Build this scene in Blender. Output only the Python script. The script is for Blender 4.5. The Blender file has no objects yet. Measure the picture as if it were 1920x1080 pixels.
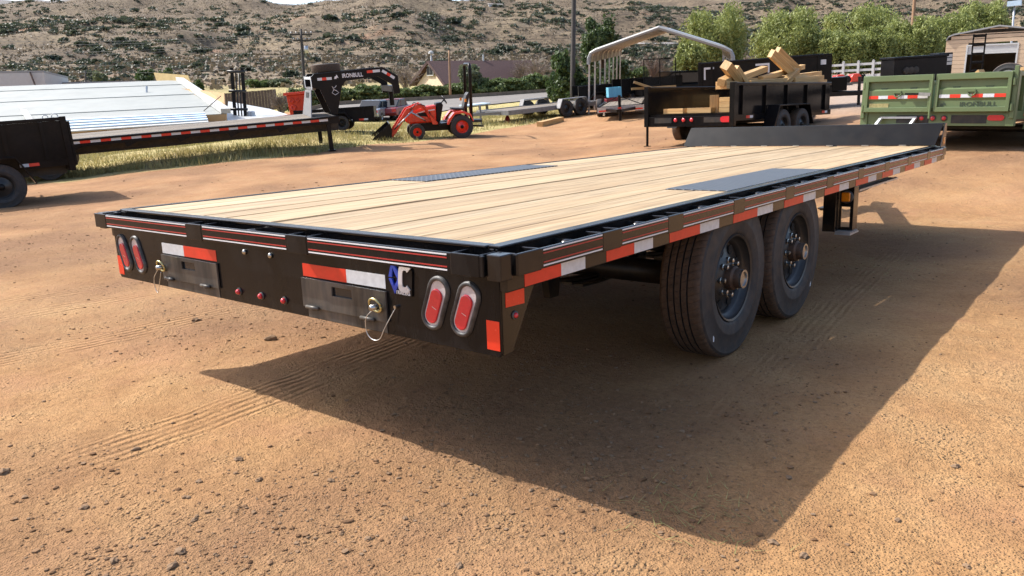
import bpy, bmesh, math, random
import numpy as np
from mathutils import Vector, Matrix
random.seed(7); rng = np.random.default_rng(7)
scene = bpy.context.scene
COL = scene.collection

# ------------------------------------------------------------------ camera
CAM = np.array([1.3901, -1.6581, 1.1626]); YAW, PITCH, ROLL, FPX = -0.6847, -0.2163, -0.0345, 1452.7
def _axes():
    cy, sy, cp, sp = math.cos(YAW), math.sin(YAW), math.cos(PITCH), math.sin(PITCH)
    f = np.array([sy*cp, cy*cp, sp]); r = np.array([cy, -sy, 0.0]); u = np.cross(r, f)
    c, s = math.cos(ROLL), math.sin(ROLL)
    return c*r+s*u, -s*r+c*u, f
RGT, UPV, FWD = _axes()
cd = bpy.data.cameras.new('camera'); cam = bpy.data.objects.new('camera', cd); COL.objects.link(cam)
cd.sensor_width = 36; cd.lens = FPX/1920*36; cd.clip_start = 0.05; cd.clip_end = 9000
m = Matrix.Identity(4)
for i in range(3):
    m[i][0], m[i][1], m[i][2], m[i][3] = RGT[i], UPV[i], -FWD[i], CAM[i]
cam.matrix_world = m; scene.camera = cam

# ------------------------------------------------------------------ sky, sun, exposure
SUN = Vector((-0.90, -0.25, 1.0)).normalized()          # towards the sun
elev = math.asin(SUN.z); azim = math.atan2(SUN.x, SUN.y)
w = bpy.data.worlds.new('World'); scene.world = w; w.use_nodes = True
nt = w.node_tree; bg = nt.nodes['Background']
sky = nt.nodes.new('ShaderNodeTexSky'); sky.sky_type = 'NISHITA'; sky.sun_disc = False
sky.sun_elevation = elev; sky.sun_rotation = azim; sky.altitude = 600; sky.dust_density = 4.0; sky.air_density = 1.0; sky.ozone_density = 0.6
nt.links.new(sky.outputs[0], bg.inputs[0]); bg.inputs[1].default_value = 0.15
ld = bpy.data.lights.new('sun', 'SUN'); ld.energy = 3.5; ld.angle = math.radians(0.55); ld.color = (1.0, 0.97, 0.92)
sun = bpy.data.objects.new('sun', ld); COL.objects.link(sun)
sun.rotation_euler = SUN.to_track_quat('Z', 'Y').to_euler(); sun.location = (-20, -6, 30)
vs = scene.view_settings; vs.view_transform = 'Standard'; vs.look = 'None'; vs.gamma = 1; vs.use_curve_mapping = False
vs.exposure = 0.95

# ------------------------------------------------------------------ helpers
def V(*a): return np.array(a, float)
def ray(u, v): return FWD+(u-960)/FPX*RGT-(v-540)/FPX*UPV
def at(u, v, d): return CAM+ray(u, v)*d                  # a measured point at depth d
def lin(c):
    return tuple((x/12.92 if x <= .04045 else ((x+.055)/1.055)**2.4) for x in [q/255 for q in c])

class MB:
    """collects faces and links them as one mesh object"""
    def __init__(s): s.v = []; s.f = []
    def add(s, vs, fs):
        o = len(s.v); s.v += [tuple(map(float, q)) for q in vs]; s.f += [tuple(i+o for i in g) for g in fs]; return s
    def hexa(s, p):      # 8 corners, bottom ring then top ring
        return s.add(p, [(3, 2, 1, 0), (4, 5, 6, 7), (0, 1, 5, 4), (1, 2, 6, 5), (2, 3, 7, 6), (3, 0, 4, 7)])
    def box(s, x0, x1, y0, y1, z0, z1):
        return s.hexa([(x0, y0, z0), (x1, y0, z0), (x1, y1, z0), (x0, y1, z0), (x0, y0, z1), (x1, y0, z1), (x1, y1, z1), (x0, y1, z1)])
    def beam(s, p, q, w, h, up=(0, 0, 1)):
        p, q, up = V(*p), V(*q), V(*up); d = q-p; d /= np.linalg.norm(d)
        a = np.cross(d, up)
        if np.linalg.norm(a) < 1e-4: a = np.cross(d, V(1, 0, 0))
        a /= np.linalg.norm(a); b = np.cross(a, d); a = a*w/2; b = b*h/2
        return s.hexa([p-a-b, p+a-b, q+a-b, q-a-b, p-a+b, p+a+b, q+a+b, q-a+b])
    def tube(s, pts, r, n=8, caps=True):
        pts = [V(*p) for p in pts]; k = len(pts); rr = r if isinstance(r, (list, tuple)) else [r]*k
        o = len(s.v); ref = V(0.31, 0.2, 0.93)
        for i, p in enumerate(pts):
            d = pts[min(i+1, k-1)]-pts[max(i-1, 0)]; d /= np.linalg.norm(d)+1e-12
            a = np.cross(d, ref)
            if np.linalg.norm(a) < .05: a = np.cross(d, V(1, 0, 0))
            a /= np.linalg.norm(a); b = np.cross(d, a)
            for j in range(n):
                t = 2*math.pi*j/n; s.v.append(tuple(p+rr[i]*(math.cos(t)*a+math.sin(t)*b)))
        for i in range(k-1):
            for j in range(n):
                s.f.append((o+i*n+j, o+i*n+(j+1) % n, o+(i+1)*n+(j+1) % n, o+(i+1)*n+j))
        if caps: s.f.append(tuple(o+j for j in range(n))[::-1]); s.f.append(tuple(o+(k-1)*n+j for j in range(n)))
        return s
    def cyl(s, p, q, r, r1=None, n=14): return s.tube([p, q], [r, r if r1 is None else r1], n)
    def lathe(s, prof, c=(0, 0, 0), axis='x', n=40, closed=False):
        """prof: (radius, offset along the axis)"""
        o = len(s.v); k = len(prof)
        for r, a in prof:
            for j in range(n):
                t = 2*math.pi*j/n; y, z = r*math.cos(t), r*math.sin(t)
                q = {'x': (a, y, z), 'y': (y, a, z), 'z': (y, z, a)}[axis]
                s.v.append((c[0]+q[0], c[1]+q[1], c[2]+q[2]))
        for i in range(k if closed else k-1):
            i2 = (i+1) % k
            for j in range(n): s.f.append((o+i*n+j, o+i*n+(j+1) % n, o+i2*n+(j+1) % n, o+i2*n+j))
        if not closed:
            s.f.append(tuple(o+j for j in range(n))[::-1]); s.f.append(tuple(o+(k-1)*n+j for j in range(n)))
        return s
    def prism(s, poly, a0, a1, axis='y'):
        """poly of 2-D points, pushed from a0 to a1 along axis ('x': (y,z), 'y': (x,z), 'z': (x,y))"""
        n = len(poly); f = {'x': lambda p, a: (a, p[0], p[1]), 'y': lambda p, a: (p[0], a, p[1]), 'z': lambda p, a: (p[0], p[1], a)}[axis]
        return s.add([f(p, a0) for p in poly]+[f(p, a1) for p in poly],
                     [tuple(range(n))[::-1], tuple(range(n, 2*n))]+[(i, (i+1) % n, n+(i+1) % n, n+i) for i in range(n)])
    def ring(s, outer, inner, a0, a1, axis='y'):
        n = len(outer); f = {'x': lambda p, a: (a, p[0], p[1]), 'y': lambda p, a: (p[0], a, p[1]), 'z': lambda p, a: (p[0], p[1], a)}[axis]
        vs = [f(p, a0) for p in outer]+[f(p, a0) for p in inner]+[f(p, a1) for p in outer]+[f(p, a1) for p in inner]
        fs = []
        for i in range(n):
            j = (i+1) % n
            fs += [(i, j, n+j, n+i), (2*n+j, 2*n+i, 3*n+i, 3*n+j), (i, 2*n+i, 2*n+j, j), (n+j, 3*n+j, 3*n+i, n+i)]
        return s.add(vs, fs)
    def mesh(s, name, mat, smooth=False):
        me = bpy.data.meshes.new(name); me.from_pydata(s.v, [], s.f); me.validate()
        bm = bmesh.new(); bm.from_mesh(me); bmesh.ops.recalc_face_normals(bm, faces=bm.faces); bm.to_mesh(me); bm.free()
        if smooth: me.polygons.foreach_set('use_smooth', [True]*len(me.polygons))
        me.materials.append(mat); return me
    def build(s, name, mat, parent=None, smooth=False, bevel=0, auto=False):
        return link(name, s.mesh(name, mat, smooth or auto), parent, bevel, auto)

def link(name, me, parent=None, bevel=0, auto=False, loc=None):
    o = bpy.data.objects.new(name, me); COL.objects.link(o)
    if parent is not None: o.parent = parent
    if loc is not None: o.location = loc
    if bevel:
        b = o.modifiers.new('bevel', 'BEVEL'); b.width = bevel; b.segments = 2; b.limit_method = 'ANGLE'; b.angle_limit = math.radians(40)
    if auto: sharp(me)
    return o
def sharp(me, ang=math.radians(38)):
    bm = bmesh.new(); bm.from_mesh(me)
    for e in bm.edges:
        if len(e.link_faces) != 2 or e.calc_face_angle(0) > ang: e.smooth = False
    bm.to_mesh(me); bm.free()
def fastmesh(name, vs, fs, mat, smooth=False):
    """numpy arrays to a mesh (all faces with the same number of corners)"""
    me = bpy.data.meshes.new(name); vs = np.asarray(vs, np.float32); fs = np.asarray(fs, np.int32); k = fs.shape[1]
    me.vertices.add(len(vs)); me.vertices.foreach_set('co', vs.ravel())
    me.loops.add(fs.size); me.loops.foreach_set('vertex_index', fs.ravel())
    me.polygons.add(len(fs)); me.polygons.foreach_set('loop_start', np.arange(len(fs), dtype=np.int32)*k)
    me.polygons.foreach_set('loop_total', np.full(len(fs), k, np.int32))
    me.polygons.foreach_set('use_smooth', np.full(len(fs), bool(smooth)))
    me.materials.append(mat); me.update(calc_edges=True); me.validate(); return me
def tag(o, label=None, cat=None, group=None, kind=None):
    if label: o['label'] = label
    if cat: o['category'] = cat
    if group: o['group'] = group
    if kind or cat: o['kind'] = kind or 'thing'
    return o
def thing(name, label, cat, group=None, mat=None):
    o = bpy.data.objects.new(name, None); COL.objects.link(o); o.empty_display_size = .2
    if mat is not None: o.matrix_world = mat
    return tag(o, label, cat, group)
def frame(o, ex, ez=(0, 0, 1)):
    """matrix with its x axis along ex (kept perpendicular to ez)"""
    ez = Vector(ez).normalized(); ex = Vector(ex); ex = (ex-ez*ex.dot(ez)).normalized(); ey = ez.cross(ex)
    mm = Matrix.Identity(4)
    for i in range(3): mm[i][0], mm[i][1], mm[i][2], mm[i][3] = ex[i], ey[i], ez[i], o[i]
    return mm
def copy_tree(o, parent=None):
    c = o.copy(); COL.objects.link(c); c.parent = parent
    for ch in list(o.children): copy_tree(ch, c)
    return c
def stadium(cx, cz, w, h, tilt=0, n=10):
    """upright pill outline, w wide and h tall, leaning by tilt"""
    r = w/2; pts = []
    for i in range(n+1): t = math.pi*i/n; pts.append((r*math.cos(t), h/2-r+r*math.sin(t)))
    for i in range(n+1): t = math.pi+math.pi*i/n; pts.append((r*math.cos(t), -h/2+r+r*math.sin(t)))
    c, s = math.cos(tilt), math.sin(tilt)
    return [(cx+x*c-z*s, cz+x*s+z*c) for x, z in pts]
def text_mesh(txt, size, depth, mat, name, offset=0.0):
    cu = bpy.data.curves.new('t', 'FONT'); cu.body = txt; cu.size = size; cu.extrude = depth; cu.offset = offset; cu.align_x = 'CENTER'; cu.align_y = 'CENTER'; cu.resolution_u = 3
    o = bpy.data.objects.new('t', cu); COL.objects.link(o)
    me = bpy.data.meshes.new_from_object(o.evaluated_get(bpy.context.evaluated_depsgraph_get())); bpy.data.objects.remove(o); bpy.data.curves.remove(cu)
    me.name = name; me.materials.clear(); me.materials.append(mat); return me

# ------------------------------------------------------------------ materials
def nodes(name):
    mt = bpy.data.materials.new(name); mt.use_nodes = True; t = mt.node_tree
    return mt, t, t.nodes['Principled BSDF']
def ramp(t, stops, fac):
    r = t.nodes.new('ShaderNodeValToRGB'); e = r.color_ramp.elements
    while len(e) < len(stops): e.new(.5)
    for q, (p, c) in zip(e, stops): q.position = p; q.color = (*c, 1) if len(c) == 3 else c
    t.links.new(fac, r.inputs[0]); return r.outputs[0]
def noise(t, vec, scale, detail=4, rough=.55, dist=0):
    n = t.nodes.new('ShaderNodeTexNoise'); n.inputs['Scale'].default_value = scale; n.inputs['Detail'].default_value = detail
    n.inputs['Roughness'].default_value = rough; n.inputs['Distortion'].default_value = dist
    if vec is not None: t.links.new(vec, n.inputs['Vector'])
    return n.outputs['Fac']
def coords(t, scale=(1, 1, 1), kind='Object', rot=(0, 0, 0)):
    tc = t.nodes.new('ShaderNodeTexCoord'); mp = t.nodes.new('ShaderNodeMapping'); mp.inputs['Scale'].default_value = scale; mp.inputs['Rotation'].default_value = rot
    t.links.new(tc.outputs[kind], mp.inputs['Vector']); return mp.outputs[0]
def mixc(t, fac, a, b, mode='MIX'):
    x = t.nodes.new('ShaderNodeMix'); x.data_type = 'RGBA'; x.blend_type = mode
    for s, q in ((0, fac), (6, a), (7, b)):
        if isinstance(q, (int, float)): x.inputs[s].default_value = q
        elif isinstance(q, tuple): x.inputs[s].default_value = (*q, 1) if len(q) == 3 else q
        else: t.links.new(q, x.inputs[s])
    return x.outputs[2]
def fmath(t, op, a, b=None, clamp=False):
    x = t.nodes.new('ShaderNodeMath'); x.operation = op; x.use_clamp = clamp
    for s, q in ((0, a), (1, b)):
        if q is None: continue
        if isinstance(q, (int, float)): x.inputs[s].default_value = q
        else: t.links.new(q, x.inputs[s])
    return x.outputs[0]
def bump(t, b, h, strength, dist):
    x = t.nodes.new('ShaderNodeBump'); x.inputs['Strength'].default_value = strength; x.inputs['Distance'].default_value = dist
    t.links.new(h, x.inputs['Height']); t.links.new(x.outputs[0], b.inputs['Normal']); return x
def pm(name, c, rough=.5, metal=0, var=.18, scale=6, bmp=0, bdist=.002, bscale=40, dust=0, dustc=(.30, .19, .10), coat=0, stretch=(1, 1, 1), em=None):
    """paint, rubber, metal, plaster: colour with slight mottling, optional dust and relief"""
    mt, t, b = nodes(name); vec = coords(t, stretch)
    n1 = noise(t, vec, scale, 5); lo = tuple(x*(1-var) for x in c); hi = tuple(min(1, x*(1+var)) for x in c)
    col = ramp(t, [(.3, lo), (.7, hi)], n1)
    if dust:
        n2 = noise(t, vec, scale*2.3, 6, .65); f = fmath(t, 'MULTIPLY', ramp(t, [(.42, (0, 0, 0)), (.72, (1, 1, 1))], n2), dust)
        col = mixc(t, f, col, dustc)
    t.links.new(col, b.inputs['Base Color']); b.inputs['Metallic'].default_value = metal
    n3 = noise(t, vec, scale*3, 4); rr = t.nodes.new('ShaderNodeMapRange'); rr.inputs[3].default_value = max(.02, rough*.8); rr.inputs[4].default_value = min(1, rough*1.25+dust*.2)
    t.links.new(n3, rr.inputs[0]); t.links.new(rr.outputs[0], b.inputs['Roughness'])
    if coat: b.inputs['Coat Weight'].default_value = coat; b.inputs['Coat Roughness'].default_value = .08
    if bmp: bump(t, b, noise(t, vec, bscale, 3), bmp, bdist)
    if em: b.inputs['Emission Color'].default_value = (*em[0], 1); b.inputs['Emission Strength'].default_value = em[1]
    return mt

M = {}
M['black'] = pm('black_paint', (.008, .008, .009), .17, 0, .25, 3, dust=.03)
M['blackd'] = pm('dull_black_paint', (.006, .006, .007), .34, 0, .3, 3, dust=.02)
M['blackd'].node_tree.nodes['Principled BSDF'].inputs['Specular IOR Level'].default_value = .20
M['blackv'] = pm('vehicle_black', (.007, .007, .008), .14, 0, .25, 3, dust=.02)
M['blackv'].node_tree.nodes['Principled BSDF'].inputs['Specular IOR Level'].default_value = .16
M['skirt'] = pm('rear_black_paint', (.007, .007, .008), .19, 0, .25, 5, dust=.05, dustc=(.14, .12, .10), stretch=(2.2, 1, .35))
M['skirt'].node_tree.nodes['Principled BSDF'].inputs['Specular IOR Level'].default_value = .22
M['frame'] = pm('underframe_black', (.010, .010, .010), .4, 0, .3, 3, dust=.12)
M['rubber'] = pm('tyre_rubber', (.020, .020, .022), .62, 0, .25, 8, dust=.22, dustc=(.16, .10, .055), bmp=.25, bdist=.002, bscale=90)
M['tread'] = pm('tread_rubber', (.075, .048, .032), .8, 0, .3, 30, dust=.5, dustc=(.15, .088, .05), bmp=.3, bdist=.003, bscale=70)
def sipes():                           # narrow cuts across the tread ribs
    t = M['tread'].node_tree; b = t.nodes['Principled BSDF']; tc = t.nodes.new('ShaderNodeTexCoord'); s = t.nodes.new('ShaderNodeSeparateXYZ'); t.links.new(tc.outputs['Object'], s.inputs[0])
    an = fmath(t, 'ADD', fmath(t, 'ARCTAN2', s.outputs[2], s.outputs[1]), fmath(t, 'MULTIPLY', s.outputs[0], .9)); w_ = fmath(t, 'POWER', fmath(t, 'ABSOLUTE', fmath(t, 'SINE', fmath(t, 'MULTIPLY', an, 34.0))), .25)
    old = b.inputs['Normal'].links[0].from_node; bp = t.nodes.new('ShaderNodeBump'); bp.inputs['Strength'].default_value = .9; bp.inputs['Distance'].default_value = .006
    t.links.new(w_, bp.inputs['Height']); t.links.new(old.outputs[0], bp.inputs['Normal']); t.links.new(bp.outputs[0], b.inputs['Normal'])
sipes()
M['rim'] = pm('wheel_paint', (.016, .016, .017), .34, 0, .2, 6, dust=.06)
M['chrome'] = pm('zinc_plating', (.45, .45, .44), .3, 1, .15, 20)
M['rust'] = pm('rusty_hub', (.075, .045, .03), .6, .3, .4, 14, bmp=.3)
M['bare'] = pm('bare_steel', (.055, .052, .05), .42, .4, .6, 9, dust=.35, dustc=(.27, .23, .18), stretch=(1, 1, .22))
M['rtape'] = pm('red_reflective_tape', (.72, .040, .016), .35, 0, .08, 30)
M['wtape'] = pm('white_reflective_tape', (.62, .64, .66), .32, 0, .12, 40, bmp=.2, bscale=120)
M['orefl'] = pm('orange_red_reflector', (.75, .045, .018), .25, 0, .06, 30)
M['wstripe'] = pm('white_stripe', (.72, .72, .73), .4, 0, .05, 10)
M['rstripe'] = pm('red_stripe', (.42, .03, .025), .4, 0, .05, 10)
M['redlens'] = pm('red_lens', (.60, .022, .035), .14, 0, .08, 60, bmp=.25, bscale=200, bdist=.001, coat=.6)
M['clear'] = pm('clear_lens', (.55, .50, .50), .2, 0, .15, 50, bmp=.4, bscale=260, bdist=.001, coat=.6)
M['amber'] = pm('amber_lens', (.85, .26, .01), .2, 0, .1, 60, coat=.5)
M['grommet'] = pm('rubber_grommet', (.035, .034, .034), .45, 0, .3, 10, dust=.35, dustc=(.3, .28, .26))
M['blue'] = pm('blue_emblem', (.02, .06, .42), .3, 0, .1, 10)
M['silver'] = pm('silver_emblem', (.62, .62, .64), .28, .2, .1, 10)
M['cable'] = pm('steel_cable', (.65, .65, .63), .35, .8, .1, 50)
M['brass'] = pm('yellow_zinc', (.55, .50, .25), .3, .9, .2, 30)
M['galv'] = pm('galvanised_steel', (.50, .51, .52), .38, .65, .15, 12)
M['white'] = pm('white_paint', (.50, .50, .485), .45, 0, .05, 5, dust=.05)
M['red'] = pm('red_paint', (.74, .040, .014), .26, 0, .1, 4, coat=.5, dust=.04)
M['maroon'] = pm('dark_red_paint', (.20, .012, .018), .3, 0, .1, 4, coat=.4)
M['orange'] = pm('orange_red_paint', (.68, .05, .018), .35, 0, .15, 4)
M['green'] = pm('green_paint', (.118, .165, .072), .36, 0, .08, 4, dust=.05)
M['greend'] = pm('green_lettering', (.035, .055, .03), .5, 0, .1, 8)
M['silvercar'] = pm('silver_car_paint', (.42, .45, .50), .25, .5, .06, 5, coat=.6)
M['glass'] = pm('dark_glass', (.015, .018, .022), .06, 0, .1, 3)
M['seat'] = pm('black_vinyl', (.018, .018, .018), .5, 0, .2, 12, bmp=.2)
M['lowwall'] = pm('tan_wall', (.20, .15, .105), .9, 0, .2, 2, bmp=.4, bdist=.01, bscale=18)
M['steelgrey'] = pm('grey_trailer_steel', (.20, .20, .205), .45, .3, .2, 8, dust=.2)
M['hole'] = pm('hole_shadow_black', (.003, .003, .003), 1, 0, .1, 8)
M['concrete'] = pm('concrete', (.42, .38, .33), .85, 0, .15, 2, bmp=.4, bdist=.01, bscale=18)
M['stucco'] = pm('tan_stucco', (.43, .26, .12), .9, 0, .12, 3, bmp=.5, bdist=.01, bscale=14)
M['yellow_stucco'] = pm('yellow_stucco', (.44, .31, .12), .9, 0, .1, 3, bmp=.4, bdist=.01, bscale=14)
M['cream'] = pm('cream_siding', (.56, .44, .30), .75, 0, .08, 3)
M['tan'] = pm('tan_metal_siding', (.52, .38, .25), .5, 0, .06, 3)
M['tanr'] = pm('pale_metal_trim', (.29, .29, .285), .45, 0, .06, 3)
M['whiteroof'] = pm('white_roof_membrane', (.255, .27, .255), .7, 0, .08, .6, dust=.2, dustc=(.34, .33, .29), stretch=(1, 1, 1))
M['blueroof'] = pm('pale_blue_metal', (.50, .62, .72), .4, .1, .08, 2)
M['shingle'] = pm('maroon_shingle', (.055, .024, .022), .85, 0, .35, 8, bmp=.6, bdist=.03, bscale=10)
M['pole'] = pm('weathered_pole', (.05, .042, .036), .85, 0, .3, 4, stretch=(6, 6, .6), bmp=.4, bdist=.01, bscale=20)
M['tanpole'] = pm('tan_pole', (.26, .15, .08), .85, 0, .2, 4, stretch=(6, 6, .6))
M['wire'] = pm('wire', (.05, .05, .055), .6, 0, .1, 1)
M['brownwall'] = pm('brown_fence', (.11, .075, .06), .85, 0, .25, 3)
M['asphalt'] = pm('road_asphalt', (.17, .15, .13), .9, 0, .15, .8, bmp=.3, bdist=.01, bscale=30)
M['bark'] = pm('bark', (.085, .062, .045), .9, 0, .35, 6, stretch=(3, 3, .5), bmp=.6, bdist=.02, bscale=12)
M['twig'] = pm('bare_twigs', (.20, .155, .125), .9, 0, .25, 3)
M['cyan'] = pm('light_blue_plastic', (.14, .42, .56), .4, 0, .1, 5)
M['mesh'] = pm('ramp_mesh', (.03, .03, .03), .6, 0, .2, 8)

def wood_mat(name, c1, c2, c3, axis=1, rough=.6, seed=0, gloss=True):
    """sawn boards: long grain along axis, knots, tint by object"""
    mt, t, b = nodes(name)
    sc = [14, 14, 14]; sc[axis] = .55
    tc = t.nodes.new('ShaderNodeTexCoord'); oi = t.nodes.new('ShaderNodeObjectInfo')
    ad = t.nodes.new('ShaderNodeVectorMath'); ad.operation = 'ADD'
    cb = t.nodes.new('ShaderNodeCombineXYZ'); mu = fmath(t, 'MULTIPLY', oi.outputs['Random'], 37.0)
    for i in range(3): t.links.new(mu, cb.inputs[i])
    t.links.new(tc.outputs['Object'], ad.inputs[0]); t.links.new(cb.outputs[0], ad.inputs[1])
    mp = t.nodes.new('ShaderNodeMapping'); mp.inputs['Scale'].default_value = sc; t.links.new(ad.outputs[0], mp.inputs[0])
    g = noise(t, mp.outputs[0], 1.0, 6, .6, 1.2)
    col = ramp(t, [(.25, c1), (.5, c2), (.75, c3)], g)
    mp2 = t.nodes.new('ShaderNodeMapping'); s2 = [75, 75, 75]; s2[axis] = 2.4; mp2.inputs['Scale'].default_value = s2; t.links.new(ad.outputs[0], mp2.inputs[0])
    g2 = noise(t, mp2.outputs[0], 1.0, 4, .6)
    col = mixc(t, fmath(t, 'MULTIPLY', ramp(t, [(.46, (0, 0, 0)), (.66, (1, 1, 1))], g2), .60), col, tuple(x*.55 for x in c1))
    vo = t.nodes.new('ShaderNodeTexVoronoi'); mp3 = t.nodes.new('ShaderNodeMapping'); s3 = [7.5, 7.5, 7.5]; s3[axis] = 3.4; mp3.inputs['Scale'].default_value = s3
    t.links.new(ad.outputs[0], mp3.inputs[0]); t.links.new(mp3.outputs[0], vo.inputs['Vector'])
    kn = ramp(t, [(.035, (1, 1, 1)), (.085, (0, 0, 0))], vo.outputs['Distance'])
    col = mixc(t, fmath(t, 'MULTIPLY', kn, .75), col, tuple(x*.25 for x in c1))
    tint = t.nodes.new('ShaderNodeMapRange'); tint.inputs[3].default_value = .84; tint.inputs[4].default_value = 1.10; t.links.new(oi.outputs['Random'], tint.inputs[0])
    hs = t.nodes.new('ShaderNodeHueSaturation'); t.links.new(tint.outputs[0], hs.inputs['Value']); t.links.new(col, hs.inputs['Color'])
    t.links.new(hs.outputs[0], b.inputs['Base Color']); b.inputs['Roughness'].default_value = rough
    bump(t, b, g2, .35, .002); return mt
M['deck'] = wood_mat('pine_deck', lin((158, 128, 90)), lin((184, 157, 117)), lin((198, 177, 142)), 1)
M['lumber'] = wood_mat('new_lumber', lin((176, 132, 78)), lin((200, 160, 103)), lin((216, 184, 132)), 0)
M['oldwood'] = wood_mat('weathered_deck', lin((92, 82, 72)), lin((122, 111, 98)), lin((142, 130, 114)), 0, .85)

def plate_mat():
    mt, t, b = nodes('diamond_plate'); vec = coords(t)
    hs = []
    for rot in (45, -45):
        mp = t.nodes.new('ShaderNodeMapping'); mp.inputs['Rotation'].default_value = (0, 0, math.radians(rot)); t.links.new(vec, mp.inputs[0])
        br = t.nodes.new('ShaderNodeTexWave'); br.inputs['Scale'].default_value = 10; br.inputs['Distortion'].default_value = 0; t.links.new(mp.outputs[0], br.inputs[0]); hs.append(br.outputs['Fac'])
    h = fmath(t, 'POWER', fmath(t, 'MULTIPLY', hs[0], hs[1]), 2.0)
    col = mixc(t, h, (.060, .061, .063), (.24, .242, .245)); t.links.new(col, b.inputs['Base Color'])
    b.inputs['Roughness'].default_value = .38; b.inputs['Metallic'].default_value = .25
    bump(t, b, h, .8, .006); return mt
M['plate'] = plate_mat()

def leaf_mat(name, c1, c2, c3, scale=1.2):
    mt, t, b = nodes(name); vec = coords(t); n = noise(t, vec, scale, 3); n2 = noise(t, vec, scale*9, 2)
    f = fmath(t, 'ADD', fmath(t, 'MULTIPLY', n, .55), fmath(t, 'MULTIPLY', n2, .45))
    t.links.new(ramp(t, [(.3, c1), (.5, c2), (.7, c3)], f), b.inputs['Base Color']); b.inputs['Roughness'].default_value = .6
    tr = t.nodes.new('ShaderNodeBsdfTranslucent'); t.links.new(b.inputs['Base Color'].links[0].from_socket, tr.inputs[0])
    mx = t.nodes.new('ShaderNodeMixShader'); mx.inputs[0].default_value = .3; out = t.nodes['Material Output']
    t.links.new(b.outputs[0], mx.inputs[1]); t.links.new(tr.outputs[0], mx.inputs[2]); t.links.new(mx.outputs[0], out.inputs[0]); return mt
M['pepper'] = leaf_mat('pepper_leaves', (.135, .165, .044), (.250, .285, .080), (.375, .400, .140), .7)
M['darkleaf'] = leaf_mat('dark_leaves', (.035, .060, .020), (.060, .095, .030), (.100, .140, .045), .9)
M['oliveleaf'] = leaf_mat('olive_leaves', (.095, .120, .060), (.150, .172, .092), (.215, .232, .128), .9)
M['hedge'] = leaf_mat('hedge_leaves', (.070, .105, .034), (.130, .175, .060), (.200, .245, .095), .6)
M['scrub'] = leaf_mat('chaparral_leaves', (.036, .048, .028), (.060, .074, .042), (.095, .106, .060), .08)
M['grass'] = leaf_mat('dry_grass', (.13, .16, .04), (.38, .32, .13), (.52, .43, .20), .8)

# ------------------------------------------------------------------ terrain heights
# each column: image column u, then (depth, image row) of ground seen there
TCOL = {
    -500: [(9, -99), (15, 415), (22, 362), (26, 345), (32, 372), (60, 320), (120, 175), (300, 110), (600, 35), (850, -20), (1150, 60)],
    0:    [(7, -99), (14.3, 383), (20, 341), (24.5, 305), (31, 330), (60, 262), (120, 160), (240, 110), (450, 55), (640, 17), (700, 19), (950, 80)],
    125:  [(7, -99), (14.3, 374), (20, 330), (24.5, 294), (31, 318), (60, 250), (120, 155), (240, 105), (450, 48), (640, 6), (700, 9), (950, 80)],
    300:  [(7, -99), (14, 366), (20, 311), (24.5, 275), (31, 300), (60, 235), (110, 158), (240, 102), (450, 44), (650, -6), (720, -3), (1000, 80)],
    480:  [(7, -99), (14, 356), (20.5, 294), (25, 255), (31, 268), (60, 215), (110, 160), (240, 108), (450, 50), (660, 8), (740, 12), (1000, 80)],
    580:  [(7, -99), (14, 352), (21, 287), (26, 248), (34, 240), (60, 205), (110, 158), (240, 112), (450, 52), (660, 13), (740, 16), (1000, 80)],
    640:  [(7, -99), (14, 350), (21, 283), (27, 244), (34, 241), (42, 226), (50, 202), (57, 194), (75, 178), (110, 157), (240, 110), (450, 48), (660, 9), (740, 13), (1000, 80)],
    760:  [(7, -99), (14, 345), (24, 264), (28, 243), (34, 239), (42, 224), (50, 197), (57, 189), (75, 174), (110, 155), (240, 110), (450, 40), (660, -12), (740, -10), (1000, 80)],
    880:  [(7, -99), (14, 341), (25, 257), (29, 236), (40, 208), (55, 186), (75, 168), (110, 152), (240, 112), (450, 55), (700, 1), (900, 6), (1200, 80)],
    1040: [(7, -99), (14, 338), (24, 258), (31, 218), (40, 200), (55, 178), (75, 165), (110, 150), (240, 118), (450, 70), (800, 0), (1000, -25), (1400, 60)],
    1200: [(7.5, -99), (17.5, 282), (24, 236), (31, 205), (42, 185), (60, 168), (110, 146), (240, 118), (450, 72), (800, 5), (1000, -25), (1400, 60)],
    1380: [(8, -99), (14, 292), (20, 245), (31, 198), (45, 170), (60, 156), (110, 138), (240, 112), (450, 66), (800, 5), (1000, -25), (1400, 60)],
    1600: [(8.5, -99), (12.4, 292), (18, 230), (30, 180), (45, 158), (60, 146), (110, 125), (240, 95), (450, 50), (700, 5), (800, -15), (1200, 60)],
    1760: [(8.5, -99), (11.5, 292), (18, 226), (30, 170), (45, 146), (60, 136), (110, 115), (240, 85), (450, 45), (700, 2), (780, -3), (1200, 60)],
    1905: [(8, -99), (11.2, 286), (18, 215), (30, 160), (45, 136), (60, 126), (110, 105), (240, 78), (450, 45), (700, 12), (780, 14), (1200, 60)],
    2500: [(8, -99), (11.2, 256), (18, 190), (30, 135), (45, 112), (60, 104), (110, 90), (240, 66), (450, 35), (700, 4), (780, 6), (1200, 60)],
}
LR = np.linspace(math.log(.5), math.log(2600), 260)
_az, _Z = [], []
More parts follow.
